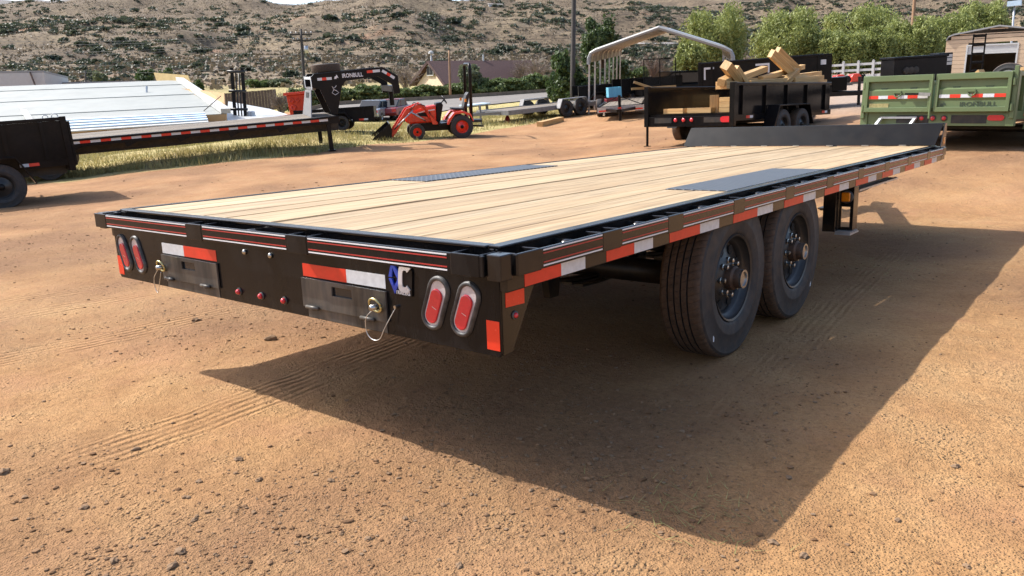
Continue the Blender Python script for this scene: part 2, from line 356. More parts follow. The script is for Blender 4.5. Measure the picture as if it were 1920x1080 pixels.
for u in sorted(TCOL):
    lr, zz = [math.log(.5), math.log(2.0)], [0.0, 0.0]
    for d, v in TCOL[u]:
        if v == -99:
            p = at(u, 400, d); z = 0.0
        else:
            p = at(u, v, d); z = p[2]
        lr.append(math.log(math.hypot(p[0]-CAM[0], p[1]-CAM[1]))); zz.append(z)
    lr.append(math.log(2600)); zz.append(zz[-1]*.3)
    q = at(u, 300, 10); _az.append(math.atan2(q[0]-CAM[0], q[1]-CAM[1]))
    _Z.append(np.interp(LR, lr, zz))
_az = np.array(_az); _Z = np.array(_Z)
ker = np.array([1, 2, 3, 2, 1.]); ker /= ker.sum()           # soften the breaks along the radius
_Z = np.array([np.convolve(np.pad(z, 2, 'edge'), ker, 'valid') for z in _Z])
_az = np.concatenate([_az, [_az[0]+2*math.pi]]); _Z = np.vstack([_Z, _Z[:1]])
def _hash(ix, iy, s):
    h = (ix*374761393+iy*668265263+s*974711) & 0x7fffffff; h = ((h ^ (h >> 13))*1274126177) & 0x7fffffff
    return ((h ^ (h >> 16)) & 0xffff)/65535.0
def vnoise(x, y, s=0):
    ix, iy = np.floor(x).astype(np.int64), np.floor(y).astype(np.int64); fx, fy = x-ix, y-iy
    fx = fx*fx*(3-2*fx); fy = fy*fy*(3-2*fy)
    a, b, c, d = _hash(ix, iy, s), _hash(ix+1, iy, s), _hash(ix, iy+1, s), _hash(ix+1, iy+1, s)
    return (a*(1-fx)+b*fx)*(1-fy)+(c*(1-fx)+d*fx)*fy
def fbm(x, y, o=5, s=0):
    t, a, f = 0, .5, 1.0
    for i in range(o): t = t+a*(vnoise(x*f, y*f, s+i)-.5); a *= .5; f *= 2.03
    return t
def gz(x, y, rough=True):
    x = np.asarray(x, float); y = np.asarray(y, float)
    dx, dy = x-CAM[0], y-CAM[1]; r = np.hypot(dx, dy); az = np.arctan2(dx, dy)
    az = np.where(az < _az[0], az+2*math.pi, az)
    i = np.clip(np.searchsorted(_az, az)-1, 0, len(_az)-2); t = (az-_az[i])/(_az[i+1]-_az[i]); t = t*t*(3-2*t)*.5+t*.5
    q = np.clip((np.log(np.maximum(r, .5))-LR[0])/(LR[1]-LR[0]), 0, len(LR)-1.001); j = q.astype(int); s = q-j
    z = (_Z[i, j]*(1-s)+_Z[i, j+1]*s)*(1-t)+(_Z[i+1, j]*(1-s)+_Z[i+1, j+1]*s)*t
    if rough:
        z = z+.045*fbm(x*.8, y*.8, 4, 3)*np.clip((r-1)/4, .25, 1)+.016*fbm(x*5, y*5, 3, 9)
        a = np.clip((r-95)/250, 0, 1); n = fbm(x/95, y/95, 6, 21); rid = 1-2*np.abs(fbm(x/60, y/60, 4, 31))*2
        z = z+a*(25*n+6*(rid-.6))
    return z
def gn(x, y, e=.8):
    """ground normal (smooth part)"""
    a = (float(gz(x+e, y, False))-float(gz(x-e, y, False)))/(2*e); b = (float(gz(x, y+e, False))-float(gz(x, y-e, False)))/(2*e)
    return Vector((-a, -b, 1)).normalized()
def onground(u, v, d, lift=0):
    p = at(u, v, d); return V(p[0], p[1], float(gz(p[0], p[1]))+lift)
PLUMB = Vector(V(0, 0, 1)-RGT*RGT[2]).normalized()       # the direction in which posts and walls stand

# ------------------------------------------------------------------ the ground sheet
def ground_mat():
    mt, t, b = nodes('dirt_ground'); tc = t.nodes.new('ShaderNodeTexCoord'); P = tc.outputs['Object']
    geo = t.nodes.new('ShaderNodeNewGeometry')
    big = noise(t, P, .55, 5, .6); mid = noise(t, P, 3.5, 6, .6); fine = noise(t, P, 42, 5, .7); grain = noise(t, P, 190, 3, .6)
    c = ramp(t, [(.30, (.250, .128, .055)), (.48, (.370, .212, .096)), (.68, (.460, .290, .142))], fmath(t, 'ADD', fmath(t, 'MULTIPLY', big, .55), fmath(t, 'MULTIPLY', mid, .45)))
    c = mixc(t, .55, c, ramp(t, [(.28, (.36, .33, .30)), (.5, (1, 1, 1)), (.74, (1.25, 1.2, 1.12))], fine), 'MULTIPLY')
    c = mixc(t, .5, c, ramp(t, [(.3, (.55, .52, .5)), (.7, (1.3, 1.28, 1.25))], grain), 'MULTIPLY')
    speck = noise(t, P, 95, 3, .7); c = mixc(t, fmath(t, 'MULTIPLY', ramp(t, [(.60, (0, 0, 0)), (.70, (1, 1, 1))], speck), fmath(t, 'MULTIPLY', ramp(t, [(.35, (.1, .1, .1)), (.6, (1, 1, 1))], noise(t, P, 1.7, 4, .6)), .75)), c, (.125, .078, .052))
    c = mixc(t, fmath(t, 'MULTIPLY', ramp(t, [(.48, (0, 0, 0)), (.66, (1, 1, 1))], noise(t, P, .9, 6, .7, .5)), .5), c, (.34, .175, .095))
    # distances from the camera spot, used only to lay out soil types on the place
    vs_ = t.nodes.new('ShaderNodeVectorMath'); vs_.operation = 'DISTANCE'; vs_.inputs[1].default_value = (1.4, -1.7, 0); t.links.new(P, vs_.inputs[0]); R = vs_.outputs['Value']
    # redder soil in the yard beyond the trailer
    far = t.nodes.new('ShaderNodeMapRange'); far.inputs[1].default_value = 7; far.inputs[2].default_value = 16; t.links.new(R, far.inputs[0])
    c = mixc(t, fmath(t, 'MULTIPLY', far.outputs[0], .55), c, ramp(t, [(.3, (.30, .148, .074)), (.7, (.435, .255, .138))], noise(t, P, 1.1, 6, .65)))
    at_ = t.nodes.new('ShaderNodeAttribute'); at_.attribute_name = 'grass'
    gcol = ramp(t, [(.3, (.22, .21, .07)), (.5, (.40, .33, .14)), (.7, (.50, .40, .20))], noise(t, P, 2.2, 5, .65))
    gm = ramp(t, [(.40, (0, 0, 0)), (.58, (1, 1, 1))], fmath(t, 'MULTIPLY', at_.outputs['Fac'], fmath(t, 'ADD', noise(t, P, 1.6, 5, .7), .55)))
    c = mixc(t, gm, c, gcol)
    at2 = t.nodes.new('ShaderNodeAttribute'); at2.attribute_name = 'hill'
    hn = noise(t, P, .018, 6, .65, .4); hn2 = noise(t, P, .16, 6, .7); hn3 = noise(t, P, .5, 5, .75)
    hc = ramp(t, [(.30, (.092, .068, .047)), (.46, (.145, .110, .075)), (.58, (.198, .153, .101)), (.74, (.290, .225, .132))], fmath(t, 'ADD', fmath(t, 'MULTIPLY', hn, .55), fmath(t, 'MULTIPLY', hn2, .45)))
    hc = mixc(t, .85, hc, ramp(t, [(.34, (.36, .34, .36)), (.52, (1, 1, 1)), (.7, (1.4, 1.36, 1.25))], hn3), 'MULTIPLY')
    hc = mixc(t, ramp(t, [(.62, (0, 0, 0)), (.70, (.6, .6, .6))], noise(t, P, .016, 5, .7, .6)), hc, (.36, .195, .12))
    c = mixc(t, at2.outputs['Fac'], c, hc)
    at4 = t.nodes.new('ShaderNodeAttribute'); at4.attribute_name = 'grit'; gf = at4.outputs['Fac']
    c = mixc(t, fmath(t, 'MULTIPLY', gf, .68), c, mixc(t, .75, (.215, .118, .066), ramp(t, [(.3, (.5, .5, .5)), (.7, (1.5, 1.5, 1.5))], noise(t, P, 26, 5, .7)), 'MULTIPLY'))
    at3 = t.nodes.new('ShaderNodeAttribute'); at3.attribute_name = 'gravel'
    c = mixc(t, fmath(t, 'MULTIPLY', at3.outputs['Fac'], .8), c, ramp(t, [(.3, (.27, .215, .175)), (.7, (.44, .37, .31))], noise(t, P, 9, 6, .75)))
    t.links.new(c, b.inputs['Base Color']); b.inputs['Roughness'].default_value = .95; b.inputs['Specular IOR Level'].default_value = .15
    # relief: grit, clods, tyre tracks
    vo = t.nodes.new('ShaderNodeTexVoronoi'); vo.inputs['Scale'].default_value = 55; t.links.new(P, vo.inputs['Vector'])
    vo2 = t.nodes.new('ShaderNodeTexVoronoi'); vo2.inputs['Scale'].default_value = 120; t.links.new(P, vo2.inputs['Vector'])
    peb = fmath(t, 'MULTIPLY', ramp(t, [(.08, (1, 1, 1)), (.45, (0, 0, 0))], vo.outputs['Distance']), ramp(t, [(.5, (0, 0, 0)), (.62, (1, 1, 1))], mid))
    rgh = fmath(t, 'ADD', fmath(t, 'MULTIPLY', gf, 1.0), .16)
    h = fmath(t, 'ADD', fmath(t, 'MULTIPLY', peb, .4), fmath(t, 'ADD', fmath(t, 'MULTIPLY', fmath(t, 'MULTIPLY', fine, rgh), .75), fmath(t, 'MULTIPLY', noise(t, P, 6.5, 7, .62), 1.3)))
    h = fmath(t, 'ADD', h, fmath(t, 'MULTIPLY', ramp(t, [(.1, (1, 1, 1)), (.5, (0, 0, 0))], vo2.outputs['Distance']), .16))
    sx = t.nodes.new('ShaderNodeSeparateXYZ'); t.links.new(P, sx.inputs[0])
    def track(x0, slope, curve, width, pitch, y0, y1, amp):
        nonlocal h
        y = sx.outputs[1]; off = fmath(t, 'ADD', fmath(t, 'MULTIPLY', y, slope), fmath(t, 'MULTIPLY', fmath(t, 'MULTIPLY', y, y), curve))
        d = fmath(t, 'SUBTRACT', fmath(t, 'SUBTRACT', sx.outputs[0], x0), off); d = fmath(t, 'ADD', d, fmath(t, 'MULTIPLY', noise(t, P, 3, 2), .02))
        gr = fmath(t, 'SINE', fmath(t, 'MULTIPLY', d, 2*math.pi/pitch))
        e = t.nodes.new('ShaderNodeMapRange'); e.interpolation_type = 'SMOOTHSTEP'; e.inputs[1].default_value = width*.5; e.inputs[2].default_value = width*.4; t.links.new(fmath(t, 'ABSOLUTE', d), e.inputs[0])
        a = t.nodes.new('ShaderNodeMapRange'); a.interpolation_type = 'SMOOTHSTEP'; a.inputs[1].default_value = y0; a.inputs[2].default_value = y0+.5; t.links.new(y, a.inputs[0])
        q = t.nodes.new('ShaderNodeMapRange'); q.interpolation_type = 'SMOOTHSTEP'; q.inputs[1].default_value = y1; q.inputs[2].default_value = y1-.5; t.links.new(y, q.inputs[0])
        k = fmath(t, 'MULTIPLY', fmath(t, 'MULTIPLY', e.outputs[0], a.outputs[0]), q.outputs[0]); k = fmath(t, 'MULTIPLY', k, ramp(t, [(.38, (0, 0, 0)), (.62, (1, 1, 1))], noise(t, P, 2.6, 5, .65)))
        h = fmath(t, 'ADD', h, fmath(t, 'MULTIPLY', fmath(t, 'MULTIPLY', gr, k), amp))
    track(-1.50, -.07, -.03, .34, .048, -.9, 3.6, .30); track(-1.12, -.16, -.05, .30, .06, -.2, 2.6, .10)
    track(-4.8, .10, .0, .35, .07, -3, 12, .3)
    track(.42, -.15, .01, .24, .04, .6, 5.5, .13); track(-3.2, .12, -.01, .34, .055, -2.5, 9, .3)
    track(-4.3, .16, .0, .35, .07, -3, 12, .35)
    bump(t, b, h, 1.0, .022)
    return mt
M['ground'] = ground_mat()
fov0, fov1 = _az[0], _az[len(TCOL)-1]
a0 = -0.6847-math.radians(39); a1 = -0.6847+math.radians(39)
azs = np.concatenate([np.linspace(a0, a1, 420), np.linspace(a1, a0+2*math.pi, 72)[1:-1]])
rs = np.concatenate([[0.0], np.exp(np.linspace(math.log(.35), math.log(90), 430)), np.exp(np.linspace(math.log(90), math.log(2500), 190))[1:]])
A, Rr = np.meshgrid(azs, rs[1:], indexing='ij')
gx = CAM[0]+Rr*np.sin(A); gy = CAM[1]+Rr*np.cos(A); gzz = gz(gx, gy)
na, nr = gx.shape
vs = np.stack([gx.ravel(), gy.ravel(), gzz.ravel()], 1)
vs = np.vstack([vs, [[CAM[0], CAM[1], float(gz(CAM[0], CAM[1]))]]])
ii, jj = np.meshgrid(np.arange(na), np.arange(nr-1), indexing='ij'); i2 = (ii+1) % na
fs = np.stack([ii*nr+jj, ii*nr+jj+1, i2*nr+jj+1, i2*nr+jj], -1).reshape(-1, 4)
me = fastmesh('ground', vs, fs, M['ground'], True)
def attr(me, name, vals):
    a = me.attributes.new(name, 'FLOAT', 'POINT'); a.data.foreach_set('value', np.asarray(vals, np.float32))
# where dry grass, hill scrub and grey gravel lie, in camera-free terms: distance r and bearing column
def uof(x, y):
    d = np.stack([x-CAM[0], y-CAM[1]], -1); f2 = FWD[:2]/np.linalg.norm(FWD[:2]); r2 = np.array([f2[1], -f2[0]])
    return 960+FPX*(d@r2)/np.maximum(d@f2, .01)
def grass_mask(x, y):
    u = uof(x, y); r = np.hypot(x-CAM[0], y-CAM[1]); g = np.zeros_like(r)
    nn = fbm(x*.35, y*.35, 4, 51)*5
    lo = np.interp(u, [-600, 0, 125, 330, 500, 620, 700, 800, 960, 1060, 1110], [24.2, 21.8, 20.6, 20.2, 20.6, 21.5, 22.8, 23.6, 27.3, 30.0, 36.0])
    g = np.clip((r-lo-nn*.35)/1.0, 0, 1)*np.clip((1115-u)/70, 0, 1)*(r < 110)
    return g*(np.interp(r, [0, 46, 50, 58, 62, 110], [1, 1, .2, .2, 1, .8]))
X, Y = vs[:, 0], vs[:, 1]; RR = np.hypot(X-CAM[0], Y-CAM[1])
attr(me, 'grass', grass_mask(X, Y)); attr(me, 'hill', np.clip((RR-85)/40, 0, 1))
def gritf(x, y): return np.clip((fbm(x*.75+3.1, y*.75, 5, 90)+.5)*3.0-1.18, 0, 1)
attr(me, 'grit', gritf(X, Y)*np.clip((30-RR)/12, 0, 1))
UU = uof(X, Y); attr(me, 'gravel', np.clip((RR-19)/8, 0, 1)*np.clip((UU-1450)/120, 0, 1)*(RR < 130))
ground = link('ground', me); tag(ground, kind='structure')

# far mountains behind the ridge
uu = np.linspace(-700, 2700, 160); rows = []
for k, (dd, f) in enumerate([(1500, 0), (1750, .55), (2000, 1), (2300, .9), (2700, .3)]):
    row = []
    for u in uu:
        v = np.interp(u, [-700, 0, 120, 300, 450, 510, 560, 600, 660, 800, 1500, 1820, 1880, 1920, 2700], [-10, 1, 0, -7, -3, 6, 10, 11, 4, 0, -12, -3, 9, 12, 5])
        p = at(u, v*f+(1-f)*150, dd); row.append((p[0], p[1], p[2]+(14*fbm(np.array(u*.02), np.array(k*.7), 5, 3) if f > .3 else 0)))
    rows.append(row)
vs = np.array(rows).reshape(-1, 3); n = len(uu)
fs = [(k*n+i, k*n+i+1, (k+1)*n+i+1, (k+1)*n+i) for k in range(4) for i in range(n-1)]
M['mountain'] = pm('far_mountain_scrub', (.115, .105, .10), .95, 0, .4, .012, bmp=.6, bdist=3, bscale=.03)
tag(link('hills', fastmesh('hills', vs, fs, M['mountain'], True)), kind='structure')

# ------------------------------------------------------------------ wheels
WM = {}
def wheel(parent, c, R, wd, out=1, kind='dark', axis='x', n=44, name='wheel', detail=True):
    """a wheel whose outer side looks along out*axis (local x); parts tyre, hub, lug_nut"""
    key = (R, wd, kind, detail)
    if key not in WM:
        rr = R*.54; h = wd/2
        prof = [(rr, -h*.86), (rr*1.04, -h*.95), (rr+(R-rr)*.45, -h*1.04), (R*.955, -h*.93), (R*.985, -h*.80)]
        g = []
        if detail:
            for k in range(5):
                x0 = -h*.76+k*h*.304
                g += [(R, x0+.008*h), (R, x0+h*.24)]
                if k < 4: g += [(R-.012, x0+h*.25), (R-.012, x0+h*.295)]
        else: g = [(R, -h*.7), (R, h*.7)]
        prof += g+[(R*.992, h*.84), (R*.968, h*.95), (R*.945, h*.985), (R*.938, h*1.0), (R*.925, h*.99), (rr+(R-rr)*.62, h*1.03), (rr+(R-rr)*.40, h*1.035), (rr+(R-rr)*.38, h*1.05), (rr+(R-rr)*.34, h*1.05), (rr+(R-rr)*.30, h*1.03), (rr*1.10, h*1.0), (rr*1.04, h*.94), (rr, h*.86)]
        ty = MB().lathe(prof, n=n, closed=True)
        tm = ty.mesh('tyre', M['rubber'], True); tm.materials.append(M['tread']); sharp(tm, math.radians(35))
        for p in tm.polygons:
            rad = math.hypot(p.center[1], p.center[2])
            if rad > R*.962 and abs(p.center[0]) < h*.9 and not (rad < R*.992 and abs(p.center[0]) < h*.72): p.material_index = 1
        rc = {'dark': M['rim'], 'red': M['red'], 'white': M['white'], 'grey': M['galv']}[kind]
        rim = MB(); dz = h*.40
        rim.lathe([(rr*.985, -h*.85), (rr*1.03, h*.90), (rr*1.0, h*.97), (rr*.955, h*.93), (rr*.93, h*.70), (rr*.86, h*.62), (rr*.84, dz+.02), (rr*.80, dz), (rr*.5, dz+.012), (rr*.40, dz+.03), (rr*.02, dz+.03)], n=n)
        if detail:
            pass
        rm = rim.mesh('wheel', rc, True); sharp(rm, math.radians(50))
        hub = None; holes = None; nut = None
        if detail:
            hb = MB().lathe([(rr*.29, dz), (rr*.28, dz+.06), (rr*.23, dz+.07), (rr*.22, dz+.095), (rr*.19, dz+.104), (rr*.16, dz+.099), (.001, dz+.099)], n=24); hub = hb.mesh('hub', M['rust'], True); sharp(hub)
            hc = MB().lathe([(rr*.215, dz+.098), (rr*.215, dz+.107), (rr*.165, dz+.107), (rr*.16, dz+.10)], n=24); hcap = hc.mesh('hub_cap_ring', M['chrome'], True); sharp(hcap)
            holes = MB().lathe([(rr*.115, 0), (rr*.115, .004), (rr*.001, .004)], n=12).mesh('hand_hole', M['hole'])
            nt_ = MB().lathe([(.016, 0), (.016, .012), (.011, .014), (.011, .034), (.004, .036)], n=8); nut = nt_.mesh('lug_nut', M['chrome'])
            WM[key] = (tm, rm, hub, holes, nut, dz, rr, hcap)
        else:
            hb = MB().lathe([(rr*.30, dz), (rr*.28, dz+.06), (rr*.05, dz+.07)], n=14); hub = hb.mesh('hub', M['blackd'] if kind != 'white' else M['galv'], True)
            WM[key] = (tm, rm, hub, None, None, dz, rr, None)
    tm, rm, hub, holes, nut, dz, rr, hcap = WM[key]
    o = link(name, rm, parent, loc=c)
    o.rotation_euler = {'x': (0, 0, 0 if out > 0 else math.pi), 'y': (0, 0, math.pi/2 if out > 0 else -math.pi/2), 'z': (0, -math.pi/2, 0)}[axis]
    link('tyre', tm, o); link('hub', hub, o)
    if holes:
        link('hub_cap_ring', hcap, o)
        for k in range(8): t = 2*math.pi*(k+.5)/8; link('hand_hole', holes, o, loc=(dz+.0095, rr*.655*math.cos(t), rr*.655*math.sin(t)))
    if nut:
        for k in range(8):
            t = 2*math.pi*k/8; link('lug_nut', nut, o, loc=(dz+.018, rr*.40*math.cos(t), rr*.40*math.sin(t)))
    return o

# ------------------------------------------------------------------ the near flatbed trailer (x across, y forwards)
W, L, ZT = 2.59, 6.25, .774
FT = thing('flatbed_trailer', 'large black flatbed trailer with new pine plank deck in the foreground', 'trailer')
ZD = .788                                    # deck top
# planks
edges = np.linspace(-W+.125, -.125, 15); PY0, PY1 = .125, L-.055
for i in range(14):
    x0, x1 = edges[i]+.0032, edges[i+1]-.0032; dz = random.uniform(-.004, .003)
    segs = [(PY0, PY1)]
    if i in (0, 1) or i in (12, 13): segs = [(PY0, 1.835), (3.275, PY1)]
    for y0, y1 in segs:
        mb = MB().box(x0, x1, y0+random.uniform(0, .006), y1-random.uniform(0, .006), ZD-.038+dz, ZD+dz)
        mb.build('plank', M['deck'], FT, bevel=.005)
for x0, x1 in ((edges[0]+.003, edges[2]-.003), (edges[12]+.003, edges[14]-.003)):
    MB().box(x0, x1, 1.84, 3.27, ZD-.008, ZD+.003).build('diamond_plate', M['plate'], FT, bevel=.002)
# frame rails beside the deck
fr = MB()
for s in (0, 1):
    X = (lambda a: a) if s == 0 else (lambda a: -W-a)
    for a, b_, z0, z1 in ((-.125, -.078, .780, .7895), (-.098, -.088, .668, .7798), (-.125, -.04, .660, .668)):
        x0, x1 = sorted((X(a), X(b_))); fr.box(x0, x1, .09, L, z0, z1)
fr.build('side_frame_rail', M['black'], FT, bevel=.003)
re = MB().box(-W+.1255, -.1255, .078, .1245, .780, .7895).box(-W+.1, -.1, .088, .0975, .7082, .7798)
re.build('rear_frame_rail', M['black'], FT, bevel=.003)
for s in (0, 1):
    x0, x1 = (-.092, -.030) if s == 0 else (-W+.030, -W+.092)
    MB().box(x0, x1, .058, L-.02, .657, .708).build('side_channel', M['black'], FT, bevel=.004)
    x0, x1 = (-.013, 0) if s == 0 else (-W, -W+.013)
    MB().box(x0, x1, .07, L, ZT-.064, ZT).build('rub_rail', M['black'], FT, bevel=.003)
MB().box(-W, -.07, 0, .012, ZT-.064, ZT).build('rub_rail', M['skirt'], FT, bevel=.003)
# stake pockets: U-shaped, open on top
pys = [.132, .595, 1.06, 1.67, 2.31, 2.96, 3.58, 4.22, 4.88, 5.54, 6.17]
def pocket_mb(l=.115, dep=.078, h=.073):
    mb = MB(); t = .008
    mb.box(-t, .0015, -l/2, l/2, -h+.007, .0015); mb.box(-dep, -t, -l/2, -l/2+t, -h+.007, .0015); mb.box(-dep, -t, l/2-t, l/2, -h+.007, .0015); mb.box(-dep, -t, -l/2+t, l/2-t, -h+.007, -h+.013)
    return mb
pk = pocket_mb().mesh('stake_pocket', M['black'])
def put(me, name, loc, rz, bev=.0025):
    o = link(name, me, FT, bev, loc=loc); o.rotation_euler = (0, 0, rz); return o
for y in pys:
    put(pk, 'stake_pocket', (0, y, ZT), 0); put(pk, 'stake_pocket', (-W, y, ZT), math.pi)
pkr = pocket_mb().mesh('stake_pocket', M['skirt'])
for x in (-W+.06, -1.664, -.958, -.141): put(pkr, 'stake_pocket', (x, 0, ZT), -math.pi/2)
sp = MB().cyl((-.088, 0, -.03), (-.013, 0, -.03), .021, n=16); spm = sp.mesh('chain_spool', M['black'], True)
for i in range(10):
    y = (pys[i]+pys[i+1])/2+.03
    put(spm, 'chain_spool', (0, y, ZT+.006), 0, 0); put(spm, 'chain_spool', (-W, y, ZT+.006), math.pi, 0)
put(spm, 'chain_spool', (-1.31, 0, ZT+.006), -math.pi/2, 0)
# corner posts at the rear
for x0, x1 in ((-.066, -.012), (-W+.012, -W+.066)): MB().box(x0, x1, .012, .066, .700, .778).build('corner_post', M['black'], FT, bevel=.003)
# striped decals
def stripes(x0, x1, z, fn, dirn):
    for dzz, wdt, mtl, nm in ((.026, .0045, 'wstripe', 'white_stripe'), (.016, .004, 'rstripe', 'red_stripe'), (-.012, .004, 'rstripe', 'red_stripe'), (-.022, .0045, 'wstripe', 'white_stripe')):
        fn(x0, x1, z+dzz-wdt/2, z+dzz+wdt/2).build(nm, M[mtl], FT)
zc = ZT-.032
for i in range(10):
    stripes(pys[i]+.068, pys[i+1]-.062, zc, lambda a, b_, z0, z1: MB().box(0, .0012, a, b_, z0, z1), 0)
for a, b_ in ((-W+.125, -1.73), (-1.595, -1.025), (-.892, -.213)):
    stripes(a, b_, zc, lambda p, q, z0, z1: MB().box(p, q, -.0012, 0, z0, z1), 1)
# reflective tape along the sides
for i in range(10):
    y0 = pys[i]+.01; gap = pys[i+1]-pys[i]; a = y0+gap*.44 if i > 1 else y0+.19; b_ = y0+gap*.75 if i > 1 else y0+.33
    for fx0, fx1 in ((-.030, -.0288), (-W+.0288, -W+.030)):
        MB().box(fx0, fx1, y0, a, .661, .702).build('red_reflective_tape', M['rtape'], FT)
        MB().box(fx0, fx1, a+.001, b_, .661, .702).build('white_reflective_tape', M['wtape'], FT)
# rear skirt with openings for the lamps and the ramp slots
YS = .055
sk = MB(); ZB = .4535
sk.prism([(-W+.065, ZB+.012), (-W+.075, ZB), (-.067, ZB), (-.057, ZB+.012), (-.057, .706), (-W+.057, .706)], YS, YS+.008)
sk.build('rear_skirt', M['skirt'], FT, bevel=.002)
MB().box(-W+.06, -.06, .0635, .14, .700, .708).build('rear_channel', M['frame'], FT)
for s, x in ((1, -.064), (-1, -W+.056)):
    MB().prism([(.0635, .457), (.107, .459), (.228, .656), (.0635, .660)], x, x+.008, 'x').build('corner_gusset', M['black'], FT, bevel=.002)
    xo, xi = (x+.0082, x+.0095) if s > 0 else (x-.0015, x-.0002)
    MB().prism([(.079, .606), (.170, .602), (.170, .654), (.080, .658)], xo, xi, 'x').build('side_reflector', M['orefl'], FT)
    mk = MB().lathe([(.014, 0), (.014, .004), (.001, .004)], (0, 0, 0), n=18).mesh('marker_bezel', M['grommet'], True)
    q = link('side_marker', mk, FT, loc=(x+(.008 if s > 0 else 0), .121, .574)); q.rotation_euler = (0, 0, 0 if s > 0 else math.pi)
    dm = MB().lathe([(.009, .003), (.0085, .008), (.005, .011), (.0005, .012)], n=16).mesh('marker_lens', M['redlens'], True); link('marker_lens', dm, q)
for x0, x1, z0, z1 in ((-.113, -.062, .474, .566), (-W+.062, -W+.113, .470, .562)): MB().box(x0, x1, YS-.0014, YS, z0, z1).build('rear_reflector', M['orefl'], FT)
# oval lamps, two at each side, leaning outwards
for cx, cz, tl in ((-.324, .592, -.38), (-.196, .588, -.38), (-2.440, .582, .38), (-2.302, .583, .38)):
    g = MB(); o1, i1 = stadium(cx, cz, .094, .190, tl, 14), stadium(cx, cz, .066, .160, tl, 14)
    mdl = stadium(cx, cz, .080, .172, tl, 14); n = len(o1)
    rings = [(o1, YS-.0002), (stadium(cx, cz, .091, .187, tl, 14), YS-.007), (mdl, YS-.011), (i1, YS-.007), (i1, YS-.001)]
    vsx = [(p[0], y, p[1]) for rg, y in rings for p in rg]; fsx = [(k*n+i, k*n+(i+1) % n, (k+1)*n+(i+1) % n, (k+1)*n+i) for k in range(4) for i in range(n)]
    lamp = g.add(vsx, fsx).build('tail_lamp', M['grommet'], FT, smooth=True)
    c, s = math.cos(tl), math.sin(tl); shift = lambda d: (cx-s*d, cz+c*d)
    MB().prism(stadium(cx, cz, .065, .159, tl, 14), YS-.004, YS-.001).build('clear_lens', M['clear'], lamp)
    a, b_ = shift(-.010); MB().prism(stadium(a, b_, .050, .122, tl, 14), YS-.0105, YS-.003).build('red_lens', M['redlens'], lamp, bevel=.006)
    MB().add([(a-.006, YS-.0107, b_-.002), (a+.012, YS-.0107, b_-.010), (a+.013, YS-.0107, b_-.0085), (a-.005, YS-.0107, b_-.0005)], [(0, 1, 2, 3)]).build('lens_rib', M['clear'], lamp)
# ramp slot covers, tape, pins
def ramp_door(x0, x1, red_first, mirror):
    d = MB(); z0, z1 = .497, .608; c = (x0+x1)/2; hw, hh = .055, .017
    out = [(x0, z1), (x1, z1-.003), (x1, z0), (x0, z0)]; inn = [(c-hw-.0, .573+hh), (c+hw, .573+hh), (c+hw, .573-hh), (c-hw, .573-hh)]
    d.ring(out, inn, YS-.010, YS-.0015)
    dr = d.build('ramp_door', M['bare'], FT, bevel=.0015)
    MB().box(c-hw, c+hw, YS-.0012, YS-.0003, .573-hh, .573+hh).build('hand_slot', M['glass'], dr)
    dm = MB().box(x0+.02, x1-.01, YS-.0022, YS-.0004, .4565, .4968).build('scuffed_plate', M['bare'], FT)
    for q in (.14, .80):
        xq = x0+(x1-x0)*q
        MB().cyl((xq-.035, YS-.017, .500), (xq+.035, YS-.017, .500), .007, n=10).box(xq-.012, xq+.012, YS-.022, YS-.002, .490, .4975).build('hinge_pin', M['bare'], dr, smooth=True)
    xm = x0+(x1-x0)*(.55 if red_first else .42)
    for a, b_, r in ((x0+.006, xm, red_first), (xm+.001, x1-.006, not red_first)):
        MB().box(a, b_, YS-.0015, YS, .6125, .660).build('red_reflective_tape' if r else 'white_reflective_tape', M['rtape' if r else 'wtape'], FT)
    return dr
d1 = ramp_door(-1.018, -.552, True, False); d2 = ramp_door(-2.068, -1.602, False, True)
def lanyard(pts, xk, zk, dr):
    MB().tube(pts, .0016, 6).build('cable', M['cable'], dr, smooth=True)
def smoothpts(P, n=8):
    out = []
    for i in range(len(P)-1):
        p0, p1, p2, p3 = (V(*P[max(0, i-1)]), V(*P[i]), V(*P[i+1]), V(*P[min(len(P)-1, i+2)]))
        for k in range(n):
            t = k/n; out.append(.5*((2*p1)+(p2-p0)*t+(2*p0-5*p1+4*p2-p3)*t*t+(3*p1-p0-3*p2+p3)*t**3))
    return out+[V(*P[-1])]
lanyard(smoothpts([(-.598, YS-.03, .540), (-.630, YS-.035, .51), (-.640, YS-.03, .46), (-.615, YS-.03, .435), (-.575, YS-.03, .44), (-.545, YS-.028, .485), (-.512, YS-.012, .545), (-.508, YS-.004, .556)]), 0, 0, d1)
lanyard(smoothpts([(-2.062, YS-.03, .545), (-2.105, YS-.035, .50), (-2.120, YS-.03, .452), (-2.100, YS-.03, .428), (-2.075, YS-.03, .47), (-2.045, YS-.03, .53)]), 0, 0, d2)
for x, z, dr in ((-.592, .556, d1), (-2.052, .556, d2)):
    r = MB().tube([(x+.028*math.cos(t), YS-.024-.008*math.sin(t), z+.024*math.sin(t)) for t in np.linspace(0, 2*math.pi, 22)], .0045, 8); r.build('pull_ring', M['brass'], dr, smooth=True)
    MB().cyl((x, YS-.045, z-.006), (x, YS-.002, z-.006), .010, n=12).build('latch_pin', M['chrome'], dr, smooth=True)
MB().cyl((-.508, YS-.012, .557), (-.508, YS, .557), .006, n=10).build('cable_stud', M['chrome'], FT)
